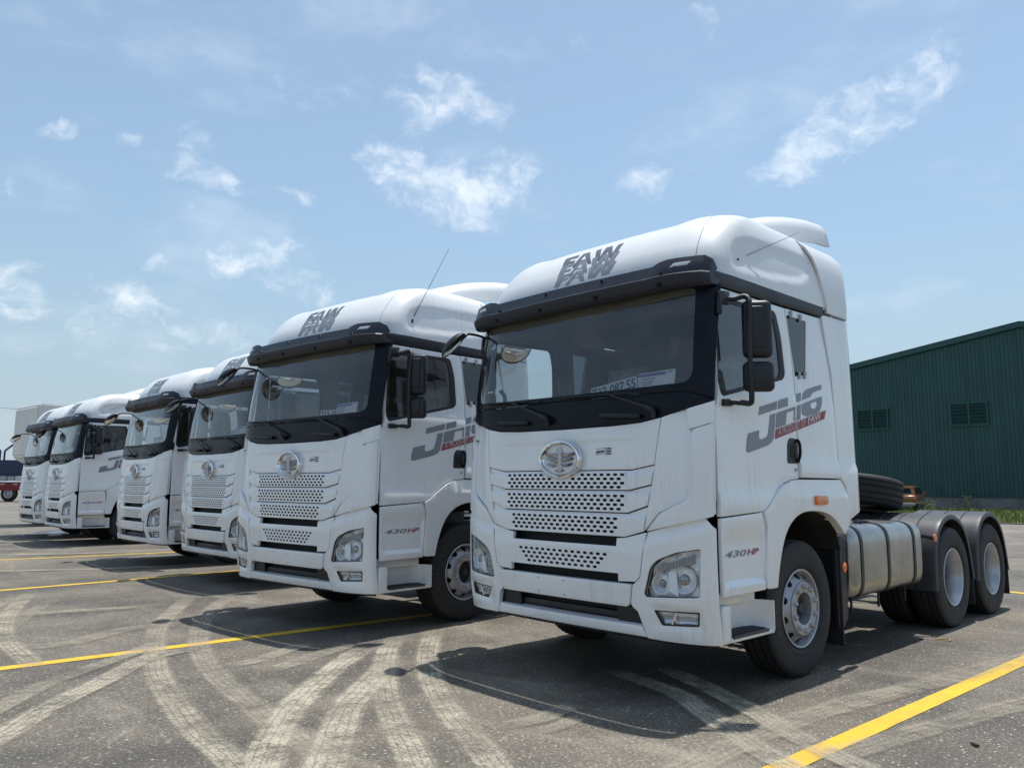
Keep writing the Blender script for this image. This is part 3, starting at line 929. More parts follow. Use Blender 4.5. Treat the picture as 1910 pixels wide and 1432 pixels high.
    sheet('sticker_print', [(.706, 2.270), (.90, 2.278), (.94, 2.262), (.94, 2.256), (.707, 2.247)], FR(.0095), 'purple', st, th=0, bevel=0, lift=.001)
    text_obj('sticker_text', '1800 599 981', .022, lambda u, v: FR(.0095)(.735 + u, 2.222 + v + u * .04), 'ink', st, lift=.001)
    join_meshes('sticker_lines', [sheet('l', [(a, b), (a + w, b + .003), (a + w, b + .010), (a, b + .007)], FR(.0095), 'ink', T, th=0, bevel=0, lift=.001) for a, b, w in ((.735, 2.205, .11), (.735, 2.188, .09), (.715, 2.206, .008), (.715, 2.189, .008), (.715, 2.224, .008), (.90, 2.268, .09))], 'purple', st)
    # --- visor
    VP = [(.135, 2.872), (.055, 2.868), (.030, 2.885), (.008, 2.925), (.004, 2.955), (.030, 2.968), (.038, 2.985), (.056, 3.03), (.068, 3.058), (.080, 3.062)]
    rows = []
    us = [-1.34, -1.32, -1.30] + [-1.28 + 1.28 * k / 20 for k in range(20)] + [0] + [1.28 * (k + 1) / 20 for k in range(20)] + [1.30, 1.32, 1.34]
    us = sorted(us)
    for u in us:
        a = abs(u); s = 1 if u > 0 else -1
        x, y = front_xy(u * 1.0)
        raise_ = .034 * sstep(a, .84, .93) * (1 - sstep(a, 1.24, 1.34))
        end = sstep(a, 1.20, 1.34)
        row = []
        for k, (yo, z) in enumerate(VP):
            t = k / (len(VP) - 1)
            zz = z + raise_ * (1 if k >= 6 else .2)
            mid = 2.97
            zz = mid + (zz - mid) * (1 - .30 * end * end) * (.55 if a > 1.335 else (.82 if a > 1.31 else 1.0))
            # offset along outward normal: forward in front, outward at the ends
            nx = 0 if a < 1.15 else min(1, (a - 1.15) / .16)
            outw = .10 - yo
            row.append((x + s * nx * outw * .10 * (1 - end), y * 1.0 + yo * (1 - nx * .3) - .010 + .005 * nx, zz))
        rows.append(row)
    v = grid('sun_visor', rows, 'visor', T, th=.014, ang=24, bevel_dir=(0, 1.5, 2.9))
    vm = lambda x, z: (x, Kf(abs(x)) + interp(z, [2.868, 2.885, 2.925, 2.955, 2.968, 2.985, 3.03, 3.06], [.055, .030, .008, .004, .030, .038, .062, .082]) - .010, z)
    for bx, bz_ in ((-.21, 3.022), (.385, 3.022), (.934, 2.975), (-.77, 2.975), (-.80, 2.905), (-.255, 2.905), (.344, 2.905), (.919, 2.905)):
        p = vm(bx, bz_)
        lathe('visor_bolt', [(.0, -.010), (.006, -.010), (.007, -.004), (.012, -.003), (.018, -.006), (.020, .0), (.020, .012)], 'black_gloss', v, seg=14, axis='y', loc=p)
    for s in (1, -1):
        q = [(s * a, b) for a, b in ((.925, 3.012), (.985, 3.074), (1.20, 3.078), (1.19, 3.020))]
        vr = lambda x, z: (x, Kf(abs(x)) + interp(z, [2.97, 2.992, 3.064, 3.094, 3.10], [.030, .038, .062, .082, .100]) - .010 + .006 * max(0, (abs(x) - 1.15) / .1), z)
        hb = sheet('marker_lamp_recess', q if s > 0 else q[::-1], lambda x, z: (x, vr(x, z)[1] - .005, z), 'dark', v, th=.02, bevel=.002)
        q = [(s * a, b) for a, b in ((.99, 3.020), (1.02, 3.052), (1.19, 3.056), (1.18, 3.026))]
        sheet('marker_lamp', q if s > 0 else q[::-1], lambda x, z: (x, vr(x, z)[1] - .010, z), 'paper', v, th=.01, bevel=.003)
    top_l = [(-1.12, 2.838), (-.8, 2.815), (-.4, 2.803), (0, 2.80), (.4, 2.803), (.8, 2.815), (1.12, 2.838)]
    sheet('reflection_strip', [(-1.12, 2.90)] + top_l + [(1.12, 2.90)], FR(.016), 'reflection_brown', T, th=0, du=.1, dv=.1, bevel=0)  # flat brown strip imitates the visor reflection and header behind the glass
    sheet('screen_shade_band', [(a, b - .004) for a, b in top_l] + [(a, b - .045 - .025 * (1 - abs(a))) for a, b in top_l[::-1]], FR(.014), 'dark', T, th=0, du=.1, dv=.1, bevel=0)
    # --- roof
    zs = [3.0, 3.03, 3.06, 3.09, 3.12, 3.15, 3.18, 3.21, 3.24, 3.27, 3.30, 3.33, 3.36, 3.39, 3.42, 3.445, 3.47, 3.49, 3.51, 3.53, 3.55, 3.565, 3.58, 3.592, 3.605, 3.617, 3.63]
    def col_range(q0, q1, n):
        return [q0 + (q1 - q0) * k / n for k in range(n + 1)]
    QS = .585   # seam on the shoulder
    def capped(cols):
        rows = []
        for z in zs:
            rows.append([roof_pt(q, z) for q in cols])
        last = rows[-1]
        for f, dz in ((.85, .012), (.6, .028), (.3, .038), (0, .042)):
            rows.append([(p[0] * (f if abs(p[0]) > 1e-6 else 1), p[1] + (1.15 - min(p[1], 1.15)) * (1 - f) if p[1] < 1.15 else p[1], p[2] + dz * (1 if p[1] > .9 else .8)) for p in last])
        return rows
    # front centre panel
    cols = col_range(-QS, QS, 26)
    rows = [[roof_pt(q, z) for q in cols] for z in zs]
    last = rows[-1]
    for k, yy in enumerate((1.2, 1.5, 2.0, 2.45)):
        rows.append([(p[0], p[1] + (yy - 1.0), 3.63 + [.012, .022, .03, .03][k] + (p[2] - 3.63)) for p in last])
    grid('roof_panel', rows, 'white_clean', T, th=.02, bevel_dir=(0, 1.6, 2.8))
    for s in (1, -1):
        side = []
        cs = col_range(QS + .006, 1.0, 14)
        for z in zs:
            r = [roof_pt(s * q, z) for q in cs]
            L = r[-1][1]
            yend = interp(z, [3.0, 3.05, 3.375, 3.485, 3.63], [2.01, 1.995, 1.862, 1.76, 1.70]) + .09
            n_ = 56
            for k in range(1, n_ + 1):
                y = L + (yend - L) * k / n_
                r.append(roof_pt(s * (1 + y - L), z))
            side.append(r)
        # top: fold inwards to meet the centre panel
        last = side[-1]
        inner = [(s * .62 + (p[0] - s * .62) * .5, p[1] + .02, p[2] + .010) for p in last]
        inner2 = [(s * .60, p[1] + .04, p[2] + .012) for p in last]
        side += [inner, inner2]
        grid('roof_side_panel', side, 'white_clean', T, th=.02, bevel_dir=(0, 1.4, 2.9))
        # upper rear corner fairing
        prof = [(1.245, 2.957), (1.250, 3.05), (1.245, 3.2), (1.238, 3.32), (1.225, 3.42), (1.195, 3.50), (1.14, 3.56), (1.06, 3.60), (.95, 3.625), (.70, 3.635)]
        rows = []
        for k in range(len(prof)):
            x, z = prof[k]
            y0 = interp(z, [2.965, 3.05, 3.375, 3.485, 3.56], [2.03, 2.005, 1.875, 1.78, 1.72])
            row = []
            for j in range(13):
                t = j / 12
                y = y0 + (2.50 - y0) * t
                back = max(0, (y - 2.40) / .10)
                xx = x - .05 * back * back
                zz = z - (.04 * back * back if z > 3.4 else 0)
                # shoulder sits a little lower towards the rear
                row.append((s * (xx + .006 * (1 - back)), y, zz + .0))
            row.append((s * (x - .20), 2.52, z - (.06 if z > 3.4 else 0)))
            rows.append(row)
        grid('roof_rear_fairing', rows, 'white_clean', T, th=.02, bevel_dir=(0, 1.4, 2.9))
    # roof deflector (scoop)
    rows = []
    ys = [1.22, 1.4, 1.6, 1.8, 2.0, 2.2, 2.4, 2.55, 2.64, 2.70]
    for y in ys:
        zt = sinterp(y, [1.22, 1.5, 1.77, 2.1, 2.5, 2.7], [3.62, 3.79, 3.90, 4.0, 4.075, 4.09])
        zb = interp(y, [1.22, 1.9, 2.8], [3.60, 3.68, 3.80])
        w = sinterp(y, [1.22, 1.5, 2.7], [.72, .88, .95])
        row = []
        for k in range(25):
            a = pi * k / 24
            c, s_ = cos(a), sin(a)
            e_ = 2 / 4.2
            xx = w * (1 if c > 0 else -1) * abs(c) ** e_
            hz = abs(s_) ** e_
            zz = zb + (zt - zb) * hz
            yy = y + (.12 * (1 - hz) if y > 2.6 else 0)
            row.append((xx, yy, zz))
        rows.append(row)
    grid('roof_deflector', rows, 'white_clean', T, th=.02, bevel_dir=(0, 2, 3.5))
    box('deflector_bracket', (0, 2.2, 3.68), (1.3, .7, .08), 'white_clean', T)
    # FAW lettering in three overlapping rows on the roof front
    for P4, mt, lf in ((ROOF_LETTERS[2], 'decal_light', .0040), (ROOF_LETTERS[1], 'decal_mid', .0030), (ROOF_LETTERS[0], 'decal_dark', .0020)):
        lf = lf + 0.0
        f_, a_, h_, w_ = P4
        pr = [sheet('l', f_, roof_front, mt, T, th=0, du=.05, dv=.025, bevel=0, lift=lf),
              sheet('l', [a_, h_], roof_front, mt, T, th=0, du=.05, dv=.025, bevel=0, lift=lf),
              sheet('l', w_, roof_front, mt, T, th=0, du=.05, dv=.025, bevel=0, lift=lf)]
        join_meshes('roof_lettering', pr, mt, T)
    # --- sides
    for s in (1, -1):
        inn = (-s, 0, 0)
        dm = side_map(s, DOORX); rm = side_map(s, REARX)
        def fx(P): return P
        door = [(.222, 1.262), (.226, 1.95), (.250, 2.1), (.290, 2.6), (.318, 2.885), (1.322, 2.890), (1.368, 2.6), (1.388, 2.3), (1.386, 1.532), (1.25, 1.520), (1.16, 1.502), (1.06, 1.462), (.92, 1.372), (.82, 1.305), (.775, 1.290)]
        win = rc([(.262, 2.14, .05), (.300, 2.088, .05), (1.225, 2.300, .06), (1.262, 2.345, .06), (1.240, 2.64, .05), (1.178, 2.842, .05), (.345, 2.822, .05), (.300, 2.76, .05)], .05, 4)
        d = sheet('door', [door, win], dm, 'white', T, th=.035, inn=inn, du=.12, dv=.15, cv=[z for z, x in DOORX][1:-1], bevel=.005)
        gi = rc([(.292, 2.155, .04), (.322, 2.122, .04), (1.165, 2.318, .04), (1.188, 2.36, .06), (1.172, 2.64, .05), (1.128, 2.808, .05), (.372, 2.790, .05), (.330, 2.74, .05)], .05, 4)
        sheet('window_seal', [win, gi], side_map(s, DOORX, -.006), 'rubber_trim', d, th=.02, inn=inn, bevel=.003)
        sheet('side_window', gi, side_map(s, DOORX, -.012), 'side_glass', d, th=0, inn=inn, du=.3, dv=.2)
        # handle
        hrec = rc([(1.215, 1.66, .02), (1.225, 1.80, .03), (1.262, 1.846, .03), (1.385, 1.842, .01), (1.385, 1.648, .01), (1.23, 1.646, .02)], .02, 4)
        h = sheet('door_handle', hrec, side_map(s, [(1, 0)], .004), 'black', d, th=.02, inn=inn, bevel=.004)
        sheet('handle_recess', rc([(1.255, 1.69), (1.262, 1.79), (1.36, 1.80), (1.355, 1.69)], .02, 3), side_map(s, [(1, 0)], .0065), 'dark', h, th=.005, inn=inn, bevel=.001)
        tube('handle_bar', [(s * 1.258, 1.372, 1.835), (s * 1.278, 1.368, 1.80), (s * 1.280, 1.366, 1.72), (s * 1.258, 1.372, 1.66)], .012, 'black_gloss', h, seg=8, n=4)
        lathe('door_lock', [(.0, .004), (.012, .004), (.014, 0)], 'tape', d, seg=12, axis='x', loc=(s * 1.252, 1.342, 1.598))
        if s > 0:
            pass
        # quarter panel
        q = [(1.400, 1.54), (1.402, 2.3), (1.382, 2.6), (1.336, 2.892), (1.950, 2.902), (2.062, 2.417), (2.108, 1.54)]
        qw = rc([(1.352, 2.84, .015), (1.690, 2.838, .02), (1.605, 2.375, .03), (1.418, 2.345, .01)], .015, 3)
        # raised surround on the panel
        qp = sheet('quarter_panel', [q, qw], rm, 'white', T, th=.03, inn=inn, du=.12, dv=.15, cv=[z for z, x in REARX][1:-1])
        sheet('quarter_window', qw, side_map(s, REARX, -.005), 'dark_glass', qp, th=0, inn=inn, du=.3, dv=.3)
        for a, b in ((1.415, 2.853), (1.575, 2.848), (1.482, 2.362), (1.575, 2.372)):
            box('window_clip', (s * 1.226 if b > 2.6 else s * 1.244, a, b), (.012, .035, .06), 'tape', qp, rot=rot3(x=-.25), bevel=.003)
        # side rear fairing
        fa = rc([(1.962, 2.908), (2.072, 2.417), (2.122, 1.55), (2.135, 1.525), (2.205, 1.475), (2.245, 1.19, .01), (2.49, 1.268, .03), (2.530, 1.33, .03), (2.535, 2.0), (2.488, 2.945, .01), (1.962, 2.935)], .004, 2)
        def fm(y, z, s=s):
            b = max(0.0, (y - 2.42) / .11)
            x = 1.25 + interp(z, [1.2, 1.62, 1.68, 2.2, 2.95], [.016, .016, .0, -.004, -.02]) - .035 * b * b
            return (s * x, y, z)
        sheet('side_fairing', fa, fm, 'white', T, th=.035, inn=inn, du=.05, dv=.12, cv=(1.62, 1.68), bevel=.008)
        # roof side band
        bd = [(.235, 2.895), (.235, 2.994), (.33, 2.998), (1.985, 3.026), (1.985, 2.917), (1.322, 2.905), (.33, 2.897)]
        sheet('roof_band', bd, side_map(s, [(2.89, -.030), (2.95, -.012), (3.03, -.016)]), 'visor', T, th=.03, inn=inn, du=.4, dv=.05, bevel=.004)
        # lower panel with the power figure
        lp = [(.226, 1.250), (.77, 1.281), (.808, 1.19), (.785, .735), (.235, .728), (.226, 1.10)]
        def lm(y, z, s=s):
            k = sstep(y, .24, .27) * (1 - sstep(y, .78, .80))
            base = interp(z, [.73, .785, .825, 1.085, 1.165, 1.3], [.020, .020, -.010, -.010, .018, .020])
            return (s * (1.25 + (.018 + (base - .018) * k)), y, z)
        lowp = sheet('lower_panel', lp, lm, 'white', T, th=.03, inn=inn, du=.04, dv=.06, cv=(.785, .825, 1.085, 1.165), cu=(.24, .27, .775), bevel=.008)
        # wheel arch
        def cr(pts): return [(q.x, q.y) for q in smooth_path([(a, b, 0) for a, b in pts], 5)]
        arch = [(.800, .738, .02), (.828, 1.185, .02), (.792, 1.285, .01)] + cr([(.85, 1.313), (.93, 1.367), (1.07, 1.456), (1.17, 1.497), (1.26, 1.515), (1.39, 1.524)]) + [(2.11, 1.528), (2.190, 1.478, .02), (2.232, 1.175, .02)] + cr([(2.105, 1.075), (2.04, 1.13), (1.93, 1.205), (1.82, 1.247), (1.68, 1.272), (1.52, 1.280), (1.37, 1.268), (1.24, 1.228), (1.13, 1.155), (1.05, 1.05), (.985, .90), (.940, .738)])
        def am(y, z, s=s):
            r = sqrt((y - 1.49) ** 2 + (z - .62) ** 2)
            m = sstep(z, 1.40, 1.46) if y > 1.2 else 0
            return (s * (1.25 + .030 - .022 * m), y, z)
        ar = sheet('wheel_arch', rc(arch, .008, 2), am, 'white', T, th=.09, inn=inn, du=.08, dv=.08, cv=(1.40, 1.46), bevel=.012)
        for yy, z0, z1 in ((1.424, 1.30, 1.515), (2.205, 1.20, 1.47)):
            pass
        sheet('side_marker', rc([(1.575, 1.325), (1.575, 1.398), (1.78, 1.398), (1.78, 1.325)], .02, 3), side_map(s, [(1, .031)]), 'amber', ar, th=.022, inn=inn, lift=.022, bevel=.008)
        # inner liner
        prof = [(.90, .70), (.96, .93), (1.07, 1.14), (1.21, 1.25), (1.42, 1.29), (1.72, 1.283), (1.94, 1.22), (2.08, 1.11), (2.16, .95)]
        grid('arch_liner', [[(s * x, y, z) for y, z in prof] for x in (1.215, .72)], 'dark', T, th=.015, bevel_dir=(s * 1, 1.5, .5))
        # step box
        stp = box('step', (s * 1.15, .59, .432), (.20, .69, .035), 'white', T, bevel=.012)
        box('step_post', (s * 1.17, .292, .545), (.17, .105, .25), 'white', stp, bevel=.018, seg=3)
        rows = []
        for z in (.44, .52, .60, .648):
            rows.append([(s * x, y, z) for x, y in ((1.06, .34), (1.06, .60), (1.065, .76), (1.10, .85), (1.17, .905), (1.255, .925))])
        grid('step_wall', rows, 'white', stp, th=.022, bevel_dir=(s * 1.3, .5, .5))
        bm = bmesh.new()
        box_bm(bm, (s * 1.155, .60, .4505), (.17, .50, .012), None, .003)
        for k in range(22):
            box_bm(bm, (s * 1.155, .37 + k * .022, .459), (.15, .008, .008))
        from_bm('step_tread', bm, 'fender', stp, 40)
        box('step_lip', (s * 1.252, .60, .450), (.012, .48, .022), 'fender', stp, bevel=.004)
        box('step_riser', (s * 1.12, .55, .69), (.06, .58, .09), 'white', T, bevel=.01)
        # mirrors
        mz = Matrix.Identity(3)
        mi = tube('side_mirror_arm', [(s * 1.25, .36, 2.795), (s * 1.30, .42, 2.80), (s * 1.35, .46, 2.815), (s * 1.39, .46, 2.79), (s * 1.405, .445, 2.72), (s * 1.405, .430, 2.5), (s * 1.405, .430, 2.25), (s * 1.40, .445, 2.09), (s * 1.38, .455, 2.045), (s * 1.33, .42, 2.05), (s * 1.25, .36, 2.06)], .020, 'black', T, seg=10, n=5)
        boxes('arm_bracket', [((s * 1.262, .345, 2.80), (.04, .12, .10), rot3(x=.1)), ((s * 1.262, .285, 2.75), (.035, .035, .16), rot3(x=-.05))], 'black', mi, bevel=.012)
        box('arm_bracket', (s * 1.262, .35, 2.05), (.045, .11, .05), 'black', mi, rot=rot3(x=.05), bevel=.012)
        rz = rot3(z=s * .66)
        ca_, sa_ = cos(.66), sin(.66)
        def mo(dx, dy): return (s * (1.415 + dx * ca_ - dy * sa_), .52 + dx * sa_ + dy * ca_)
        mh = box('side_mirror', (*mo(0, 0), 2.575), (.205, .095, .415), 'black', T, rot=rz, bevel=.040, seg=4)
        box('mirror_back_plate', (*mo(-.02, -.047), 2.585), (.12, .02, .30), 'black', mh, rot=rz, bevel=.018, seg=3)
        box('mirror_glass', (*mo(0, .048), 2.575), (.17, .004, .365), 'mirror_glass', mh, rot=rz, bevel=.02)
        m2 = box('wide_angle_mirror', (*mo(0, 0), 2.235), (.215, .095, .215), 'black', T, rot=rz, bevel=.040, seg=4)
        box('mirror_back_plate', (*mo(-.015, -.047), 2.245), (.13, .02, .13), 'black', m2, rot=rz, bevel=.018, seg=3)
        box('mirror_glass', (*mo(0, .048), 2.235), (.18, .004, .165), 'mirror_glass', m2, rot=rz, bevel=.02)
        # inner door trim and pillar
        trim = [(.30, 1.3), (.34, 2.88), (2.08, 2.92), (2.12, 1.3)]
        wi = [(p[0], p[1]) for p in rc([(.31, 2.12), (1.20, 2.30), (1.21, 2.5), (1.15, 2.83), (.36, 2.81)], .05, 3)]
        wq = [(1.40, 2.80), (1.65, 2.80), (1.58, 2.40), (1.44, 2.38)]
        sheet('cab_side_trim', [trim, wi, wq], side_map(s, [(1.3, -.075), (2.9, -.10)]), 'interior', T, th=.01, inn=inn, du=.5, dv=.5, bevel=0)
    # --- left side lettering
    L = side_map(1, DOORX); R_ = side_map(1, REARX)
    parts = [sheet('l', JH6[i], L if i < 4 else R_, 'decal', T, th=0, inn=(-1, 0, 0), bevel=0, lift=.003, du=.5, dv=.5, cv=(2.10, 2.16, 2.2, 2.0)) for i in range(7)]
    parts.append(sheet('l', [SIXB, SIXH], R_, 'decal', T, th=0, inn=(-1, 0, 0), bevel=0, lift=.003, du=.5, dv=.5, cv=(2.1,)))
    join_meshes('model_lettering', parts, 'decal', T)
    for i, (P, mpp) in enumerate(((RED1, L), (RED2, R_))):
        sheet('red_strip', P, mpp, 'red', T, th=0, inn=(-1, 0, 0), bevel=0, lift=.003, du=.5, dv=.5)
    sl = (1.957 - 1.856) / (1.532 - 1.089)
    text_obj('strip_text', 'A PRODUCT OF', .083, lambda u, v: (L if 1.082 + u + v * .12 < 1.394 else R_)(1.082 + u + v * .12, 1.853 + v + u * sl), 'decal_white', T, width=.452, lift=.0045, inn=(-1, 0, 0))
    text_obj('strip_text', 'FAW', .095, lambda u, v: R_(1.578 + u + v * .12, 1.970 + v + u * sl), 'decal_white', T, off=.003, width=.235, lift=.0045, inn=(-1, 0, 0))
    text_obj('power_figure', '430', .060, lambda u, v: (1.25 - .010, .298 + u, .982 + v + u * .012), 'decal', T, shear=.25, off=.0012, width=.285, lift=.003, inn=(-1, 0, 0))
    text_obj('power_figure', 'HP', .060, lambda u, v: (1.25 - .010, .590 + u, .986 + v + u * .012), 'red', T, shear=.25, off=.0012, width=.16, lift=.003, inn=(-1, 0, 0))
    # --- bumper
    low = [(-.790, 1.142), (-.62, 1.100), (-.54, 1.092), (-.54, 1.036), (.54, 1.036), (.54, 1.092), (.62, 1.100), (.790, 1.142), (.738, .838), (.70, .800), (.556, .792), (.556, .846), (-.556, .846), (-.556, .792), (-.70, .800), (-.738, .838)]
    rowsD = [.972, .940, .908, .876]
    hx = .50
    def offD(u, z):
        return -.010 + .015 * sstep(z, 1.0, 1.09)
    mpD = FR(offD)
    o = sheet('lower_grille_panel', [low, [(-hx, .8605), (hx, .8605), (hx, .9875), (-hx, .9875)]], mpD, 'white', T, th=.03, du=.0625, dv=.05, cv=(1.0, 1.03), bevel=.005)
    bm = bmesh.new(); bm.from_mesh(o.data)
    for r, z in enumerate(rowsD):
        n_ = 16 - (r % 2)
        z0, z1 = z - .0157, z + .0160
        if r == 0: z1 = .9875
        if r == 3: z0 = .8605
        else: z0 = (z + rowsD[r + 1]) / 2
        if r > 0: z1 = (z + rowsD[r - 1]) / 2
        if r % 2:
            cells = [-.46875 + k * .0625 for k in range(n_ + 1)]
            cells = [c for c in cells if abs(c) < .47]
        else:
            cells = [-.4375 + k * .0625 for k in range(15)]
        perf(bm, mpD, 0, -hx, cells[0] - .03125, z0, z1, None, (0, 1, 0))
        perf(bm, mpD, 0, cells[-1] + .03125, hx, z0, z1, None, (0, 1, 0))
        for c in cells:
            ok = abs(c) < .480 - .030 * r
            perf(bm, mpD, .007, c - .03125, c + .03125, z0, z1, (.0200, .0100) if ok else None, (0, 1, 0), 12, 3.4)
    bmesh.ops.recalc_face_normals(bm, faces=bm.faces[:])
    bm.to_mesh(o.data); bm.free()
    o.data.polygons.foreach_set('use_smooth', [True] * len(o.data.polygons)); o.data.set_sharp_from_angle(angle=radians(30))
    plate = [(-.672, .778), (.672, .778), (.652, .640), (.635, .622), (-.635, .622), (-.652, .640)]
    sheet('plate_panel', rc(plate, .012, 2), FR(-.028), 'white', T, th=.05, du=.15, dv=.05, bevel=.012)
    bmh = bmesh.new()
    for x, z in ((-.22, .755), (.05, .752), (-.22, .650), (.05, .648)):
        p = FR(-.030)(x, z)
        bmesh.ops.create_cone(bmh, cap_ends=True, segments=8, radius1=.004, radius2=.004, depth=.006, matrix=Matrix.Translation(p) @ Matrix.Rotation(pi / 2, 4, 'X'))
    from_bm('plate_screw_holes', bmh, 'dark', T)
    lip = [(-.725, .498), (.725, .498), (.762, .424), (-.762, .424)]
    sheet('bumper_lip', lip, FR(-.018), 'white', T, th=.08, du=.1, dv=.04, bevel=.010)
    sheet('bumper_slot_liner', [(-.73, 1.10), (.73, 1.10), (.74, .44), (-.74, .44)], FR(.10), 'dark', T, th=.01, du=.2, dv=.3, bevel=0)
    # towing bar and steps seen inside the lower slot
    for s in (1, -1):
        sheet('slot_cover', [(s * .50, .612), (s * .50, .50), (s * .722, .498), (s * .70, .596), (s * .652, .618)], FR(.03), 'black', T, th=.02, du=.1, dv=.1, bevel=.003)
    box('tow_bar', (0, .11, .545), (1.0, .06, .05), 'black', T, bevel=.01)
    for s in (1, -1):
        fx = (lambda P: P) if s == 1 else mirror
        out = [(.800, 1.146, .01), (.95, 1.186, .01), (1.20, 1.258, .03), (1.268, 1.200, .03), (1.306, 1.180, .01), (1.306, .418, .01), (.770, .420, .01), (.712, .598, .01), (.660, .634, .02), (.680, .776, .02), (.748, .830, .02)]
        hl = rc([(1.184, 1.050, .012), (1.172, .738, .02), (1.155, .727, .02), (.790, .703, .014), (.772, .722, .02), (.826, .905, .06), (.882, .960, .05), (1.03, 1.020, .02)], .02, 4)
        fg = rc([(.836, .620), (1.158, .632), (1.146, .536), (.890, .521)], .012, 3)
        def boff(u, z):
            a = abs(u)
            o_ = -.012
            # shoulder crease along the top and a scooped field round the fog lamp
            top_ = 1.146 + (a - .8) * .28
            o_ += .030 * sstep(z - (top_ - .085), 0, .07) * (1 if a < 1.2 else 0.6)
            m = sstep(a, .80, .84) * (1 - sstep(a, 1.15, 1.19)) * sstep(z, .49, .52) * (1 - sstep(z, .635, .665))
            return o_ + .016 * m
        bmp = sheet('bumper_corner', [rc(fx(out), .02, 3), fx(hl) if s == 1 else mirror(hl), fg if s == 1 else mirror(fg)], FR(boff), 'white', T, th=.04, du=.03, dv=.03, bevel=.008)
        # headlight
        hlp = hl if s == 1 else mirror(hl)
        cx = sum(p[0] for p in hlp) / len(hlp); cz = sum(p[1] for p in hlp) / len(hlp)
        inner = [(cx + (p[0] - cx) * .975, cz + (p[1] - cz) * .97) for p in hlp]
        H = sheet('headlight', [hlp, inner], FR(-.004), 'black', T, th=.018, du=.06, dv=.06, bevel=.004)
        sheet('lamp_housing', hlp, FR(lambda u, z: .050 + .012 * sin(u * 40) * sin(z * 33)), 'lamp_chrome', H, th=.005, du=.03, dv=.03, bevel=0, ang=10)
        sheet('daytime_strip', rc([(s * a, b) for a, b in ((.86, .915), (1.135, 1.005), (1.13, .945), (.865, .875))] if s > 0 else [(s * a, b) for a, b in ((.86, .915), (1.135, 1.005), (1.13, .945), (.865, .875))][::-1], .01, 2), FR(.022), 'tape', H, th=.02, du=.05, dv=.05, bevel=.004)
        bms = bmesh.new()
        for k in range(12):
            x = s * (.89 + k * .02); z = .905 + k * .0065
            p = Vector(FR(.018)(x, z)); box_bm(bms, p, (.006, .006, .04))
        from_bm('strip_ribs', bms, 'plastic_wrap', H)
        for (rx, rz_, rr) in ((1.055, .835, .085), (.898, .800, .068)):
            p = Vector(FR(.030)(s * rx, rz_))
            pr = [(rr * 1.10, .010), (rr * 1.06, -.012), (rr * .98, -.008), (rr * .92, .012), (rr * .70, .045), (rr * .35, .062), (.022, .066), (.022, .035), (.012, .022), (.0, .020)]
            rf = lathe('reflector', pr, 'lamp_chrome', H, seg=28, axis='y', loc=p, ang=12)
            rf.rotation_euler = (0, 0, s * .25)
            lathe('bulb_shroud', [(rr * .46, .052), (rr * .46, .020), (rr * .40, .006), (rr * .30, .0), (.0, -.002)], 'glassy', rf, seg=20, axis='y')
        # angled chrome wedge between the bowls
        bms = bmesh.new()
        A = Vector(FR(.012)(s * .960, .88)); B = Vector(FR(.020)(s * .915, .722)); C = Vector(FR(.020)(s * 1.02, .722)); D = Vector(FR(-.0)(s * .968, .76)); E = Vector(FR(.035)(s * 1.0, .90)); G = Vector(FR(.03)(s * .94, .84))
        for tri in ((A, B, D), (A, D, C), (D, B, C), (A, C, E), (A, G, B)):
            bms.faces.new([bms.verts.new(q) for q in tri])
        from_bm('chrome_wedge', bms, 'lamp_chrome', H, 5, smooth=False)
        sheet('headlight_lens', inner, FR(.0), 'lens', H, th=0, du=.05, dv=.05)
        fgp = fg if s == 1 else mirror(fg)
        cx = sum(p[0] for p in fgp) / len(fgp); cz = sum(p[1] for p in fgp) / len(fgp)
        fi = [(cx + (p[0] - cx) * .94, cz + (p[1] - cz) * .86) for p in fgp]
        G_ = sheet('fog_lamp', [fgp, fi], FR(.002), 'black', T, th=.04, du=.1, dv=.1, bevel=.003)
        def fo(u, z):
            a = abs(u) - .835
            return .030 + .016 * abs(((a * 9.0) % 1.0) - .5) * 2 + .01 * sin(z * 70)
        sheet('fog_reflector', fgp, FR(fo), 'lamp_chrome', G_, th=.004, du=.014, dv=.02, bevel=0, ang=8)
        bms = bmesh.new()
        box_bm(bms, FR(.016)(s * .985, .578), (.014, .02, .09), rot3(y=s * .42))
        from_bm('fog_divider', bms, 'chrome', G_)
        sheet('fog_lens', fi, FR(.006), 'lens', G_, th=0, du=.1, dv=.1)
    # --- front corner mirror on its arm (truck's right side) and kerb mirror over that door
    bm = bmesh.new()
    cpos = Vector((-1.175, -.145, 2.70))
    tube_bm(bm, [(-1.245, .30, 2.835), (-1.235, .20, 2.845), (-1.19, .06, 2.835), (-1.14, -.02, 2.815)], .012, 8, 5)
    tube_bm(bm, [(-1.14, -.02, 2.815), (-1.135, -.05, 2.79), (-1.15, -.10, 2.745)], .014, 8, 4)
    arm = from_bm('front_mirror_arm', bm, 'black', T, 50)
    nrm = Vector((.52, .52, -.68)).normalized()
    def dome(nm, pos, n, r, mat_b, par):
        q = n.to_track_quat('Z', 'Y')
        ob = lathe(nm, [(.0, -.06), (r * .4, -.055), (r * .75, -.040), (r * .95, -.018), (r * 1.02, .0), (r * 1.0, .008), (r * .95, .004)], mat_b, par, seg=36, axis='z')
        ob.location = pos; ob.rotation_mode = 'QUATERNION'; ob.rotation_quaternion = q
        lathe('mirror_glass', [(r * .96, .002), (r * .8, .010), (r * .5, .018), (.0, .022)], 'mirror_glass', ob, seg=36, axis='z')
        return ob
    dome('front_mirror', cpos, nrm, .145, 'black', T)
    dome('kerb_mirror', Vector((-1.42, .86, 2.80)), Vector((.62, -.15, -.77)).normalized(), .16, 'black', T)
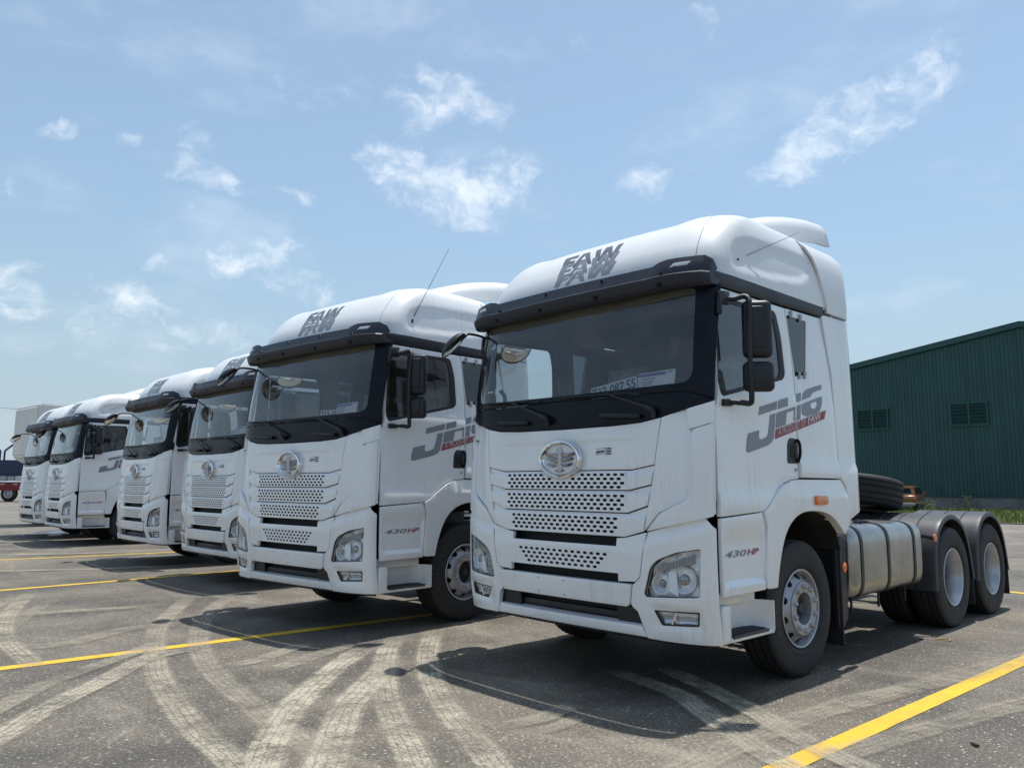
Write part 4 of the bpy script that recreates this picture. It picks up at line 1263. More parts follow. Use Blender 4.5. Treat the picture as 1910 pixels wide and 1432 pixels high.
    tube('kerb_mirror_arm', [(-1.22, .80, 2.93), (-1.34, .83, 2.95), (-1.43, .86, 2.88), (-1.44, .86, 2.84)], .014, 'black', T)
    # --- cab inside
    box('cab_floor', (0, 1.15, 1.35), (2.3, 1.9, .10), 'interior_dark', T)
    box('cab_rear_wall', (0, 2.13, 2.10), (2.36, .06, 1.64), 'interior', T)
    rearw = box('cab_back', (0, 2.19, 2.1), (2.42, .05, 1.85), 'white', T)
    box('headliner', (0, 1.2, 2.955), (2.30, 1.9, .05), 'interior', T)
    box('overhead_shelf', (0, .42, 2.86), (2.2, .40, .14), 'interior', T, bevel=.03)
    ds = [(-1.12, .32), (1.12, .32)]
    bm = bmesh.new()
    box_bm(bm, (0, .42, 1.93), (2.28, .42, .40), None, .06)
    box_bm(bm, (.55, .55, 2.10), (.62, .30, .16), None, .05)
    from_bm('dashboard', bm, 'interior_dark', T)
    sw = bmesh.new()
    pts = []
    for k in range(25):
        a = 2 * pi * k / 24
        pts.append((.55 + .23 * cos(a), .80 + .23 * sin(a) * .80, 2.12 + .23 * sin(a) * .60))
    tube_bm(sw, pts, .016, 6, 1)
    box_bm(sw, (.55, .80, 2.12), (.40, .05, .04)); box_bm(sw, (.55, .74, 2.08), (.10, .12, .08))
    from_bm('steering_wheel', sw, 'interior_dark', T, 50)
    for x in (.58, -.58):
        bm = bmesh.new()
        box_bm(bm, (x, 1.35, 1.75), (.52, .52, .22), None, .06)
        box_bm(bm, (x, 1.66, 2.13), (.50, .16, .66), rot3(x=-.12), .06)
        box_bm(bm, (x, 1.71, 2.55), (.30, .12, .20), rot3(x=-.12), .05)
        box_bm(bm, (x, 1.38, 1.55), (.36, .40, .30))
        se = from_bm('seat', bm, 'seat', T, 40)
        bm = bmesh.new()
        rr = random.Random(5)
        box_bm(bm, (x, 1.57, 2.36), (.46, .02, .50), rot3(x=-.14), .0)
        bmesh.ops.subdivide_edges(bm, edges=bm.edges[:], cuts=5)
        for v_ in bm.verts: v_.co += Vector((rr.uniform(-.02, .02), rr.uniform(-.02, .02), rr.uniform(-.03, .03)))
        from_bm('seat_cover', bm, 'plastic_wrap', se, 10)
    tube('cab_grab_bar', [(-1.10, .33, 2.10), (-1.06, .36, 2.15), (-1.04, .36, 2.26), (-1.08, .34, 2.33)], .018, 'interior', T)
    bm = bmesh.new()
    box_bm(bm, (0, 1.95, 1.70), (2.2, .50, .14), None, .04)
    box_bm(bm, (0, 1.95, 2.45), (2.2, .40, .10), None, .04)
    from_bm('bunk', bm, 'seat', T)
    # --- aerial
    ab = lathe('aerial', [(.0, .0), (.022, .0), (.022, .05), (.014, .065), (.0, .065)], 'black', T, seg=12, axis='z', loc=(1.195, .60, 3.135))
    ab.rotation_euler = (radians(-62), radians(12), 0)
    tube('aerial_rod', [(0, 0, .05), (0, 0, .45), (0, 0, .98)], .003, 'black', ab, seg=5, n=1, rs=(.004, .002))
    # --- chassis
    boxes('chassis_rail', [((s * .43, 3.95, .90), (.08, 5.9, .28)) for s in (1, -1)] + [((0, y, .90), (.8, .10, .20)) for y in (1.0, 2.4, 3.3, 4.2, 5.5, 6.8)], 'frame', T, bevel=.01)
    box('engine_block', (0, 1.25, .98), (.95, 1.9, .55), 'frame', T, bevel=.05)
    box('underbody_tray', (0, .30, .50), (2.0, .30, .12), 'dark', T, bevel=.02)
    sheet('underbody_skirt', [(-1.22, .392), (1.22, .392), (1.24, .43), (-1.24, .43)], FR(.05), 'black', T, th=.03, du=.15, dv=.1)
    boxes('cab_underframe', [((0, 1.2, 1.22), (1.4, 2.2, .12)), ((.95, .65, .95), (.35, .6, .5)), ((-.95, .65, .95), (.35, .6, .5))], 'frame', T, bevel=.02)
    for y in (1.494, 4.824, 6.161):
        lathe('axle', [(.0, -.80), (.07, -.80), (.075, -.2), (.17 if y > 3 else .08, -.12), (.17 if y > 3 else .08, .12), (.075, .2), (.07, .80), (.0, .80)], 'frame', T, seg=20, axis='x', loc=(0, y, .52 if y > 3 else .46))
    # wheels
    wf = rim_front('front_wheel', T)
    wf.location = (1.038, 1.502, TR)
    sidewall_text(wf, 'DOUBLESTAR', .1515, radians(200))
    wr = rim_dished('drive_wheel', T)
    wr.location = (1.098, 4.824, TR)
    index_kids()
    c = copy_tree(wf, T); c.location = (-1.038, 1.502, TR); c.rotation_euler = (0, 0, pi)
    for x, y, rz_ in ((1.098, 6.161, 0), (-1.098, 4.824, pi), (-1.098, 6.161, pi)):
        c = copy_tree(wr, T); c.location = (x, y, TR); c.rotation_euler = (.7 * x, 0, rz_)
    # inner duals
    for x in (.74, -.74):
        for y in (4.824, 6.161):
            t_ = bpy.data.objects.new('inner_tyre', [o for o in KIDS[wr.name] if o.name.startswith('tyre')][0].data)
            COL.objects.link(t_); t_.parent = T; t_.location = (x, y, TR)
    # mudguards over the drive wheels
    prof0 = [(-.555, -.105), (-.545, .20), (-.49, .39), (-.37, .545), (-.21, .63), (0, .665), (.19, .635), (.36, .56), (.50, .42), (.60, .20), (.67, -.06)]
    for yy in (4.824, 6.161):
        for s in (1, -1):
            pp = smooth_path([(0, a, b) for a, b in prof0], 4)
            xs_ = [.47, .485]
            for g in (.62, .82, 1.03):
                xs_ += [g - .012, g - .006, g + .006, g + .012]
            xs_ += [1.20, 1.222, 1.238, 1.245, 1.245]
            rows = []
            for p in pp:
                ctr = Vector((0, 0, -.02)); dvec = (p - ctr).normalized()
                row = []
                for i, x in enumerate(xs_):
                    off = 0
                    if 2 <= i <= 13 and (i - 2) % 4 in (1, 2): off = -.010
                    if i == len(xs_) - 3: off = -.004
                    if i == len(xs_) - 2: off = -.018
                    if i == len(xs_) - 1: off = -.055
                    q = p + dvec * off
                    row.append((s * x, yy + q.y, TR + q.z))
                rows.append(row)
            mg = grid('mudguard', rows, 'fender', T, th=.012, ang=30, bevel_dir=(s * .8, yy, TR))
            box('mud_flap', (s * .93, yy + .685, .33), (.58, .012, .32), 'black', mg, rot=rot3(x=.04), bevel=.003)
            tube('mudguard_bracket', [(s * .43, yy - .30, 1.0), (s * .8, yy - .33, 1.03), (s * 1.1, yy - .34, 1.03)], .02, 'frame', mg)
    # infill panel between tank and first mudguard
    box('battery_cover', (.86, 4.17, .80), (.40, .16, .55), 'black', T, bevel=.04)
    tube('lamp_bracket', [(.9, 4.15, .97), (1.1, 4.2, .985), (1.225, 4.31, .955)], .022, 'black', T)
    lathe('reflector_disc', [(.0, .018), (.036, .016), (.042, .010), (.042, .0)], 'amber', T, seg=20, axis='x', loc=(1.235, 4.31, .955))
    # fuel tank
    def tank_rows(x0, x1, z0, z1, y0, y1, grow=0.0, nseg=72, ends=True):
        rows = []
        cxx, czz = (x0 + x1) / 2, (z0 + z1) / 2
        ys_ = [(y0, .80), (y0 + .006, .90), (y0 + .02, .955), (y0 + .05, .99), (y0 + .08, 1.0), (y1 - .08, 1.0), (y1 - .05, .99), (y1 - .02, .955), (y1 - .006, .90), (y1, .80)] if ends else [(y0, 1.0), (y1, 1.0)]
        for y, k in ys_:
            row = []
            for i in range(nseg + 1):
                a = 2 * pi * i / nseg
                c, s_ = cos(a), sin(a)
                kk = (abs(c) ** 5.0 + abs(s_) ** 5.0) ** (-1 / 5.0)
                row.append((cxx + ((x1 - x0) / 2 + grow) * k * c * kk, y, czz + ((z1 - z0) / 2 + grow) * k * s_ * kk))
            rows.append(row)
        if ends:
            rows = [[(cxx, rows[0][0][1], czz)] * (nseg + 1)] + rows + [[(cxx, rows[-1][0][1], czz)] * (nseg + 1)]
        return rows
    tk = grid('fuel_tank', tank_rows(.56, 1.215, .49, 1.135, 2.40, 4.06), 'tank', T, ang=40)
    for y in (2.57, 3.16, 3.80):
        grid('tank_strap', tank_rows(.56, 1.215, .49, 1.135, y - .026, y + .026, .006, ends=False), 'black', tk, th=.004, bevel_dir=(.89, y, .81))
        box('strap_bolt', (1.10, y, .43), (.015, .02, .13), 'frame', tk)
    lathe('tank_cap', [(.0, .035), (.04, .035), (.045, .028), (.045, .012), (.05, .0)], 'black', tk, seg=20, axis='z', loc=(1.02, 2.98, 1.123))
    box('tank_cap_lever', (1.03, 3.06, 1.150), (.05, .20, .022), 'black', tk, rot=rot3(x=-.1), bevel=.01)
    # right-hand side boxes
    box('air_tank_box', (-.9, 3.2, .80), (.60, 1.5, .60), 'black', T, bevel=.05)
    # flap and guard behind the front wheel
    box('front_mud_flap', (.96, 2.20, .60), (.46, .02, .90), 'black', T, bevel=.004)
    sheet('wheel_guard', rc([(2.16, 1.06), (2.34, 1.06), (2.36, .98), (2.345, .36), (2.25, .28), (2.16, .30)], .02, 3), lambda y, z: (1.17, y, z), 'black', T, th=.04, inn=(-1, 0, 0), bevel=.008)
    lathe('reflector_disc', [(.0, .010), (.036, .010), (.042, .006), (.042, .0)], 'amber', T, seg=20, axis='x', loc=(1.172, 2.30, .785))
    # fifth wheel and gear behind the cab
    bm = bmesh.new()
    box_bm(bm, (0, 5.05, 1.10), (.9, .85, .10), rot3(x=-.06), .02)
    box_bm(bm, (0, 5.05, 1.18), (.86, .90, .05), rot3(x=-.10), .015)
    from_bm('fifth_wheel', bm, 'frame', T)
    bm = bmesh.new()
    for k in range(5):
        x = -.2 + k * .1
        tube_bm(bm, [(x, 2.45, 1.6), (x + .05, 2.8, 1.25), (x + .08, 3.2, 1.08), (x, 3.8, 1.06)], .014, 6, 4)
    from_bm('air_hoses', bm, 'rubber_trim', T, 50)
    boxes('deck_plate', [((0, 3.3, 1.055), (.78, 1.5, .02))], 'frame', T)
    tube('intake_pipe', [(.75, 2.42, 1.3), (.75, 2.42, 1.6), (.75, 2.42, 2.6)], .07, 'black', T, seg=14, n=2)
    return T

M['glassy'] = simple('lamp_bulb_shroud', (.35, .36, .38), 0.10, metal=.8)

truck = build_truck()
index_kids()
POSES = [(0, 0, 0), (-3.55, -.44, .089), (-7.579, .339, .009), (-11.186, .445, -.011), (-17.332, .598, -.010), (-20.342, .661, .008)]
LABELS = ["nearest white tractor unit, at the right end, showing its fuel tank and rear wheels",
          "second white tractor unit from the right, its aerial sticking up steeply from the roof",
          "third white tractor unit from the right, its left side hidden by the next truck",
          "fourth white tractor unit from the right, standing right of the gap in the row",
          "white tractor unit left of the gap in the row, its lettered side in view",
          "farthest white tractor unit, at the left end in front of the cream box truck"]
trucks = [truck]
for i in range(1, 6):
    trucks.append(copy_tree(truck))
AER = [(-65, 12), (-24, 10), (-60, 10), (-50, 10), (-66, 10), (-40, 10)]
for i, t in enumerate(trucks):
    t.location = (POSES[i][0], POSES[i][1], 0)
    t.rotation_euler = (0, 0, POSES[i][2])
    tag(t, LABELS[i], 'truck', 'white tractor units parked in a row')
    for ch in bpy.data.objects:
        if ch.parent is t and ch.name.split('.')[0] == 'aerial':
            ch.rotation_euler = (radians(AER[i][0]), radians(AER[i][1]), 0)

def local_thing(name, i, loc, rz=0):
    """an Empty placed in the space of truck i, top-level"""
    a = POSES[i][2]
    x = POSES[i][0] + cos(a) * loc[0] - sin(a) * loc[1]
    y = POSES[i][1] + sin(a) * loc[0] + cos(a) * loc[1]
    return empty(name, (x, y, loc[2]), a + rz)

# number plates lying behind the windscreens
for i, (txt, lx, lz, rl, lab) in enumerate((("T12-087.55", .20, 2.15, .13, "white number plate behind the windscreen of the foreground truck, tilted up to the right"),
                                            ("T12-150.08", .28, 2.15, -.03, "white number plate behind the windscreen of the second truck from the right"),
                                            ("T12-146.31", .30, 2.16, .05, "white number plate behind the windscreen of the third truck from the right"))):
    pl = local_thing('number_plate', i, (lx - .06, .17, lz - (.022 if i == 0 else .0)))
    ca, sa = cos(rl), sin(rl)
    def pm(u, v, ca=ca, sa=sa):
        return (u * ca - v * sa, .03 + .25 * u * 0 + v * .10, u * sa + v * ca)
    sheet('plate_blank', rc([(0, 0), (.46, 0), (.46, .105), (0, .105)], .01, 3), pm, 'paper', pl, th=.002, bevel=0)
    text_obj('plate_text', txt, .105, lambda u, v: pm(.015 + u, .018 + v), 'ink', pl, off=.002, width=.43, lift=.003)
    tag(pl, lab, 'number plate', 'number plates behind the windscreens')

# spare wheel lying on the fifth wheel of the foreground truck
sp = local_thing('spare_wheel', 0, (0.22, 4.80, 1.42))
sp.rotation_euler = (radians(-8), radians(3), 0)
tb = tyre_mesh(sp, w=.34)
tb.rotation_euler = (0, radians(-90), 0)
rb = lathe('wheel_rim', [(.262, -.14), (.262, .05), (.284, .122), (.300, .126), (.303, .134), (.286, .136), (.264, .085), (.246, -.02), (.20, -.10), (.10, -.10), (.0, -.055)], 'alloy', sp, seg=48)
rb.rotation_euler = (0, radians(-90), 0)
tag(sp, "black spare tyre lying flat behind the cab of the foreground truck", 'wheel')

# ------------------------------------------------------------------ ground
def ground_mat():
    m, t, out = material('worn_asphalt')
    pos = t.n('ShaderNodeNewGeometry').outputs['Position']
    big = t.noise(pos, 0.22, 5, 0.6)
    mid = t.noise(t.mapping(pos, scale=(1, .55, 1)), 0.9, 6, 0.62)
    fine = t.noise(pos, 45, 3, 0.7)
    grit = t.n('ShaderNodeTexVoronoi', {'Vector': pos, 'Scale': 62.0, 'Randomness': 1.0})
    grit2 = t.n('ShaderNodeTexVoronoi', {'Vector': t.mapping(pos, scale=(1.6, .8, 1), rot=(0, 0, .8)), 'Scale': 34.0, 'Randomness': 1.0})
    sepg = t.n('ShaderNodeSeparateColor', {0: grit.outputs['Color']})
    sepg2 = t.n('ShaderNodeSeparateColor', {0: grit2.outputs['Color']})
    base = t.mix(t.ramp(mid, .3, .7), (0.048, 0.043, 0.037), (0.115, 0.102, 0.084))
    base = t.mix(t.ramp(fine, .35, .7), base, t.mix(1.0, base, (2.1, 2.0, 1.85), 'MULTIPLY'))
    # light stone chips showing in the binder
    chip = t.math('MULTIPLY', t.math('GREATER_THAN', sepg.outputs[0], .74), t.ramp(grit.outputs['Distance'], .50, .25))
    chip = t.math('MULTIPLY', chip, t.ramp(mid, .25, .55, .5, 1.0))
    base = t.mix(t.math('MULTIPLY', chip, .60), base, (0.36, 0.345, 0.31))
    chip2 = t.math('MULTIPLY', t.math('GREATER_THAN', sepg2.outputs[1], .90), t.ramp(grit2.outputs['Distance'], .40, .15))
    base = t.mix(t.math('MULTIPLY', chip2, .65), base, (0.58, 0.56, 0.51))
    # blown dust and old scrubbing marks
    dustn = t.noise(t.mapping(pos, scale=(.55, 1.5, 1), rot=(0, 0, .75)), 1.1, 7, 0.68, 0.4)
    dust = t.math('MULTIPLY', t.ramp(dustn, .50, .72), t.ramp(big, .30, .62, .25, 1.0))
    dust = t.math('MULTIPLY', dust, t.ramp(fine, .30, .62, .45, 1.0))
    base = t.mix(t.math('MULTIPLY', dust, .80), base, (0.31, 0.275, 0.215))
    # far pavement reads paler and browner: older concrete further back
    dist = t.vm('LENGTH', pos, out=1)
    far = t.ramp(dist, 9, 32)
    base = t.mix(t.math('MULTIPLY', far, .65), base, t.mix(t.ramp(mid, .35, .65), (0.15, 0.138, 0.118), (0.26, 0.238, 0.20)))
    stain = t.ramp(t.noise(t.mapping(pos, loc=(7, 3, 0)), .55, 6, .62), .52, .68)
    base = t.mix(t.math('MULTIPLY', stain, .35), base, (0.035, 0.034, 0.034))
    h = t.math('ADD', t.math('MULTIPLY', fine, .6), t.math('MULTIPLY', grit.outputs['Distance'], -.5))
    bn = t.n('ShaderNodeBump', {'Strength': .55, 'Distance': .006, 'Height': h})
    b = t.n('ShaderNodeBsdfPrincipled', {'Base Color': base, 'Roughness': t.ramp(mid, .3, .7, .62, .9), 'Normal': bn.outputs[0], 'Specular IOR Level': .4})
    m.node_tree.links.new(b.outputs[0], out.inputs[0])
    return m
M['ground'] = ground_mat()

def paint_mat():
    m, t, out = material('yellow_line_paint')
    pos = t.n('ShaderNodeNewGeometry').outputs['Position']
    n1 = t.noise(pos, 3.0, 5, .65); n2 = t.noise(pos, 40, 3, .7)
    c = t.mix(t.ramp(n1, .3, .75), (0.72, 0.46, 0.020), (0.58, 0.36, 0.035))
    wear = t.math('MULTIPLY', t.ramp(n2, .56, .72), t.ramp(n1, .35, .7, .25, 1.0))
    c = t.mix(t.math('MULTIPLY', wear, .7), c, (0.16, .13, .08))
    b = t.n('ShaderNodeBsdfPrincipled', {'Base Color': c, 'Roughness': .6})
    bn = t.n('ShaderNodeBump', {'Strength': .4, 'Distance': .004, 'Height': n2})
    m.node_tree.links.new(bn.outputs[0], b.inputs['Normal'])
    m.node_tree.links.new(b.outputs[0], out.inputs[0])
    return m
M['yellow'] = paint_mat()

def track_mat():
    m, t, out = material('dusty_tyre_print')
    uv = t.n('ShaderNodeUVMap').outputs[0]
    s = t.n('ShaderNodeSeparateXYZ', {0: uv})
    u, v = s.outputs[0], s.outputs[1]      # u across 0..1, v along in metres
    pos = t.n('ShaderNodeNewGeometry').outputs['Position']
    att = t.n('ShaderNodeAttribute', attribute_name='strength').outputs[2]
    eu = t.math('ADD', t.math('MULTIPLY_ADD', t.noise(t.n('ShaderNodeNewGeometry').outputs['Position'], 9.0, 5, .75), .24, -.12), u)
    edge = t.math('MULTIPLY', t.ramp(eu, -.03, .22), t.ramp(eu, 1.03, .78))
    wob = t.math('MULTIPLY_ADD', t.noise(pos, 2.0, 2, .5), .16, u)
    ribs = t.ramp(t.math('ABSOLUTE', t.math('SUBTRACT', t.math('FRACT', t.math('MULTIPLY', wob, 5.0)), .5)), .30, .48, 1.0, .62)
    lugs = t.ramp(t.math('ABSOLUTE', t.math('SUBTRACT', t.math('FRACT', t.math('MULTIPLY_ADD', v, 22.0, t.math('MULTIPLY', t.math('FLOOR', t.math('MULTIPLY', u, 5.0)), .37))), .5)), .15, .40, .98, 1.0)
    nz = t.ramp(t.noise(pos, 3.2, 8, .78), .32, .62, .12, 1.0)
    n2 = t.ramp(t.noise(pos, 75.0, 3, .75), .36, .62, .35, 1.0)
    wear = t.ramp(t.noise(pos, 1.3, 4, .6), .32, .58, .55, 1.0)
    al = t.math('MULTIPLY', t.math('MULTIPLY', edge, wear), t.math('MULTIPLY', ribs, lugs))
    al = t.math('MULTIPLY', t.math('MULTIPLY', al, nz), t.math('MULTIPLY', n2, t.math('MULTIPLY', att, 1.45)), clamp=True)
    tr = t.n('ShaderNodeBsdfTransparent')
    df = t.n('ShaderNodeBsdfDiffuse', {'Color': (0.50, 0.45, 0.355, 1), 'Roughness': .5})
    mx = t.n('ShaderNodeMixShader', {0: al, 1: tr.outputs[0], 2: df.outputs[0]})
    m.node_tree.links.new(mx.outputs[0], out.inputs[0])
    return m
M['track'] = track_mat()

def flat(name, pts, z, mat, parent=None):
    return pydata(name, [(x, y, z) for x, y in pts], [tuple(range(len(pts)))], mat, parent, recalc=False, smooth=False)

g = flat('ground', [(-700, -500), (700, -500), (700, 900), (-700, 900)], 0, 'ground')
tag(g, kind='structure')

# yellow bay lines
LINES = [((1.97, -1.9), (2.266, 6.5), "broad yellow bay line in the bottom right corner, nearest the camera"),
         ((-3.33, -4.6), (-2.86, 6.5), "yellow bay line running out from under the second truck"),
         ((-8.35, -4.5), (-9.25, 6.5), "yellow bay line between the third truck and the far group"),
         ((-13.9, -5.0), (-12.75, 6.5), "thin far yellow bay line left of the fourth truck"),
         ((.6, 8.6), (4.6, 7.7), "short yellow line behind the rear wheels of the foreground truck")]
for a, b, lab in LINES:
    A = Vector((a[0], a[1], 0)); B = Vector((b[0], b[1], 0))
    d = (B - A).normalized(); n = Vector((-d.y, d.x, 0)) * .069
    K = int((B - A).length / .12)
    L_, R2 = [], []
    rr = random.Random(int(a[0] * 10) + 50)
    for k in range(K + 1):
        p = A + (B - A) * k / K
        L_.append(p + n * (1 + rr.uniform(-.035, .035))); R2.append(p - n * (1 + rr.uniform(-.035, .035)))
    vs = [(p.x, p.y, .004) for p in L_] + [(p.x, p.y, .004) for p in R2]
    fs = [(k, K + 1 + k, K + 2 + k, k + 1) for k in range(K)]
    o = pydata('parking_line', vs, fs, 'yellow', None, recalc=True, smooth=False)
    tag(o, kind='structure', label=lab)

TRACKS = [  # points on the ground, width, strength
 ([(-6.83, 0.0), (-5.2, -.96), (-4.12, -1.51), (-3.09, -1.89), (-2.17, -2.18), (-1.42, -2.35), (-.73, -2.48), (-.15, -2.54), (.3, -2.60), (1.0, -2.66)], .26, .75),
 ([(-6.13, .19), (-5.1, -.54), (-3.98, -1.13), (-3.06, -1.51), (-2.18, -1.78), (-1.42, -1.93), (-.86, -2.02), (-.32, -2.11), (.4, -2.2)], .26, .6),
 ([(-2.3, .12), (-1.74, -.38), (-1.17, -.8), (-.5, -1.24), (.05, -1.54), (.5, -1.77), (.87, -1.96), (1.5, -2.25)], .27, .95),
 ([(-2.39, .67), (-1.59, -.04), (-.86, -.59), (-.19, -1.0), (.31, -1.25), (.77, -1.47), (1.08, -1.62), (1.8, -1.95)], .27, .95),
 ([(-2.13, -.28), (-1.57, -.96), (-.94, -1.62), (-.34, -2.13), (.25, -2.53), (.8, -2.9)], .30, 1.15),
 ([(-1.59, -.37), (-.84, -1.18), (-.46, -1.58), (.06, -1.98), (.47, -2.29), (1.0, -2.65)], .32, 1.15),
 ([(-2.5, -.7), (-2.41, -.95), (-2.19, -1.36), (-2.12, -1.68)], .22, .7),
 ([(-2.2, -.4), (-2.14, -.65), (-1.89, -1.18), (-1.76, -1.55)], .24, .7),
 ([(-1.0, -3.6), (-1.27, -3.38), (-1.76, -3.02), (-2.34, -2.49), (-2.89, -1.99), (-3.01, -1.50)], .26, .95),
 ([(-1.6, -3.5), (-1.97, -3.25), (-2.52, -2.81), (-3.12, -2.09), (-3.54, -1.67)], .22, .55),
 ([(-8.28, -1.68), (-6.6, -2.26), (-5.28, -2.61), (-4.33, -2.75), (-3.59, -2.78), (-2.97, -2.8)], .25, .8),
 ([(-8.0, -1.9), (-6.5, -2.55), (-5.3, -2.85), (-4.4, -2.98), (-3.6, -3.05)], .22, .55),
 ([(-7.47, -1.55), (-6.05, -2.22), (-5.07, -2.59)], .2, .45),
 ([(-6.06, -2.8), (-5.98, -1.99), (-5.83, -1.38), (-5.67, -.8)], .3, .5),
 ([(-4.1, -2.86), (-3.97, -2.36), (-4.37, -1.68), (-4.22, -1.16)], .3, .35),
 ([(.0, .55), (.54, .41), (.85, .31), (1.22, .06), (1.66, -.24), (1.98, -.41), (2.4, -.6), (3.0, -.85)], .25, .8),
 ([(.2, .95), (.78, .68), (1.11, .5), (1.4, .34), (1.72, .12), (2.03, -.05), (2.34, -.19), (3.0, -.45)], .25, .8),
 ([(1.75, -1.4), (1.7, -.89), (1.68, -.3), (1.69, .49), (1.8, 1.26), (2.14, 3.53), (2.6, 6.0)], .28, .5),
 ([(1.7, .29), (1.74, 1.19), (1.93, 1.96), (2.19, 3.29)], .24, .45),
 ([(.51, -1.15), (.57, -.83), (.54, -.6), (.50, -.40)], .20, .5),
 ([(.75, -1.1), (.76, -.83), (.70, -.55)], .15, .4),
 ([(2.1, -.3), (2.18, .12), (2.28, .65), (2.55, 1.89), (3.1, 4.2)], .26, .5),
 ([(-12.0, -3.2), (-11.0, -1.2), (-10.3, .5), (-9.9, 2.5)], .3, .6),
 ([(-15.5, -3.0), (-14.6, -1.0), (-13.9, .6), (-13.6, 2.5)], .35, .6),
 ([(-22, -1.5), (-18, -2.6), (-14, -2.2), (-10, -2.6), (-7, -3.6)], .3, .6),
 ([(-24, -.8), (-19, -1.8), (-15, -1.4), (-11.5, -1.9), (-8, -2.8)], .3, .6),
]
bm = bmesh.new()
uvl = bm.loops.layers.uv.new('UVMap')
stl = bm.verts.layers.float.new('strength')
for ti, (pts, w, st) in enumerate(TRACKS):
    w *= .92
    path = smooth_path([(x, y, 0) for x, y in pts], 8)
    z = .0065 + ti * .0004
    acc_l = 0; prev = None; rowv = []
    for i, p in enumerate(path):
        t_ = (path[min(i + 1, len(path) - 1)] - path[max(i - 1, 0)]).normalized(); n = Vector((-t_.y, t_.x, 0)) * w / 2
        if prev is not None: acc_l += (p - prev).length
        prev = p
        fade = min(1, i / 6) * min(1, (len(path) - 1 - i) / 6)
        a = bm.verts.new((p.x + n.x, p.y + n.y, z)); b = bm.verts.new((p.x - n.x, p.y - n.y, z))
        a[stl] = st * fade; b[stl] = st * fade
        rowv.append((a, b, acc_l))
    for i in range(len(rowv) - 1):
        a0, b0, l0 = rowv[i]; a1, b1, l1 = rowv[i + 1]
        f = bm.faces.new([a0, b0, b1, a1])
        for lp, (uu, vv) in zip(f.loops, ((0, l0), (1, l0), (1, l1), (0, l1))):
            lp[uvl].uv = (uu, vv)
        f.normal_update()
        if f.normal.z < 0: f.normal_flip()
trk = _finish('tyre_tracks', bm, 'track', None, 60, False)
tag(trk, kind='structure')

# slab joint seen between the axles
o = flat('pavement_joint', [(.25, 4.02), (1.36, 3.905), (1.36, 3.89), (.25, 4.0)], .0045, simple('pale_joint_filler', (.32, .29, .22), .9), None)
tag(o, kind='structure')

# puddle in the gap under the far trucks
def puddle_mat():
    m, t, out = material('still_water')
    pos = t.n('ShaderNodeNewGeometry').outputs['Position']
    b = t.n('ShaderNodeBsdfPrincipled', {'Base Color': (0.30, 0.34, 0.38, 1), 'Roughness': .12, 'Specular IOR Level': 1.0})  # pale silty base also carries the bright reflection in its colour
    bn = t.n('ShaderNodeBump', {'Strength': .03, 'Distance': .01, 'Height': t.noise(pos, 6, 2, .5)})
    m.node_tree.links.new(bn.outputs[0], b.inputs['Normal'])
    m.node_tree.links.new(b.outputs[0], out.inputs[0])
    return m
M['water'] = puddle_mat()
for pi_, (cx_, cy_, L_, W_, an) in enumerate(((-22.0, 1.75, 2.0, .62, 2.72),)):
    pp = []
    for k in range(48):
        a = 2 * pi * k / 48
        r_ = 1 + .12 * sin(3 * a + pi_) + .08 * sin(7 * a)
        x, y = L_ * cos(a) * r_, W_ * sin(a) * r_
        pp.append((cx_ + x * cos(an) - y * sin(an), cy_ + x * sin(an) + y * cos(an)))
    o = flat('puddle', pp, .008 + .001 * pi_, 'water')
    tag(o, kind='structure')

# ------------------------------------------------------------------ green warehouse (gable end faces the yard)
M['green'] = None
def green_mat():
    m, t, out = material('green_sheet_cladding')
    pos = t.n('ShaderNodeNewGeometry').outputs['Position']
    n1 = t.noise(t.mapping(pos, scale=(1, 1, .35)), .8, 5, .6)
    n2 = t.noise(pos, 3.5, 4, .6)
    c = t.mix(t.ramp(n1, .3, .7), (0.008, 0.060, 0.060), (0.011, 0.076, 0.076))
    c = t.mix(t.math('MULTIPLY', t.ramp(n2, .60, .78), .25), c, (.06, .14, .14))
    b = t.n('ShaderNodeBsdfPrincipled', {'Base Color': c, 'Roughness': .42})
    m.node_tree.links.new(b.outputs[0], out.inputs[0])
    return m
M['green'] = green_mat()
M['green_dark'] = simple('green_trim', (0.006, 0.040, 0.036), .5)
M['vent_dark'] = simple('vent_shadow_green', (0.004, 0.018, 0.017), .6)
M['concrete'] = simple('weathered_concrete', (0.20, 0.195, 0.19), .85, var=.35, vscale=.9, bump=.2, bscale=8)
WY = 55.0
XR, ZR, XL, ZL, XE, ZE = -9.6, 12.35, -24.0, 10.2, 4.8, 10.2
WH = empty('warehouse', ((XL + XE) / 2, WY, 0))
wo_ = Vector(WH.location)
def wl(p): return (p[0] - wo_.x, p[1] - wo_.y, p[2])
def roofz(x): return ZR - (XR - x) * (ZR - ZL) / (XR - XL) if x < XR else ZR - (x - XR) * (ZR - ZE) / (XE - XR)
box('plinth', wl(((XL + XE) / 2, WY + .15, .45)), (XE - XL, .3, .9), 'concrete', WH)
VENTS = [(-20.55, -18.35, 5.75, 7.25), (-14.10, -11.85, 5.75, 7.28), (-7.6, -5.4, 5.75, 7.25), (-2.0, .2, 5.75, 7.25)]
x = XL
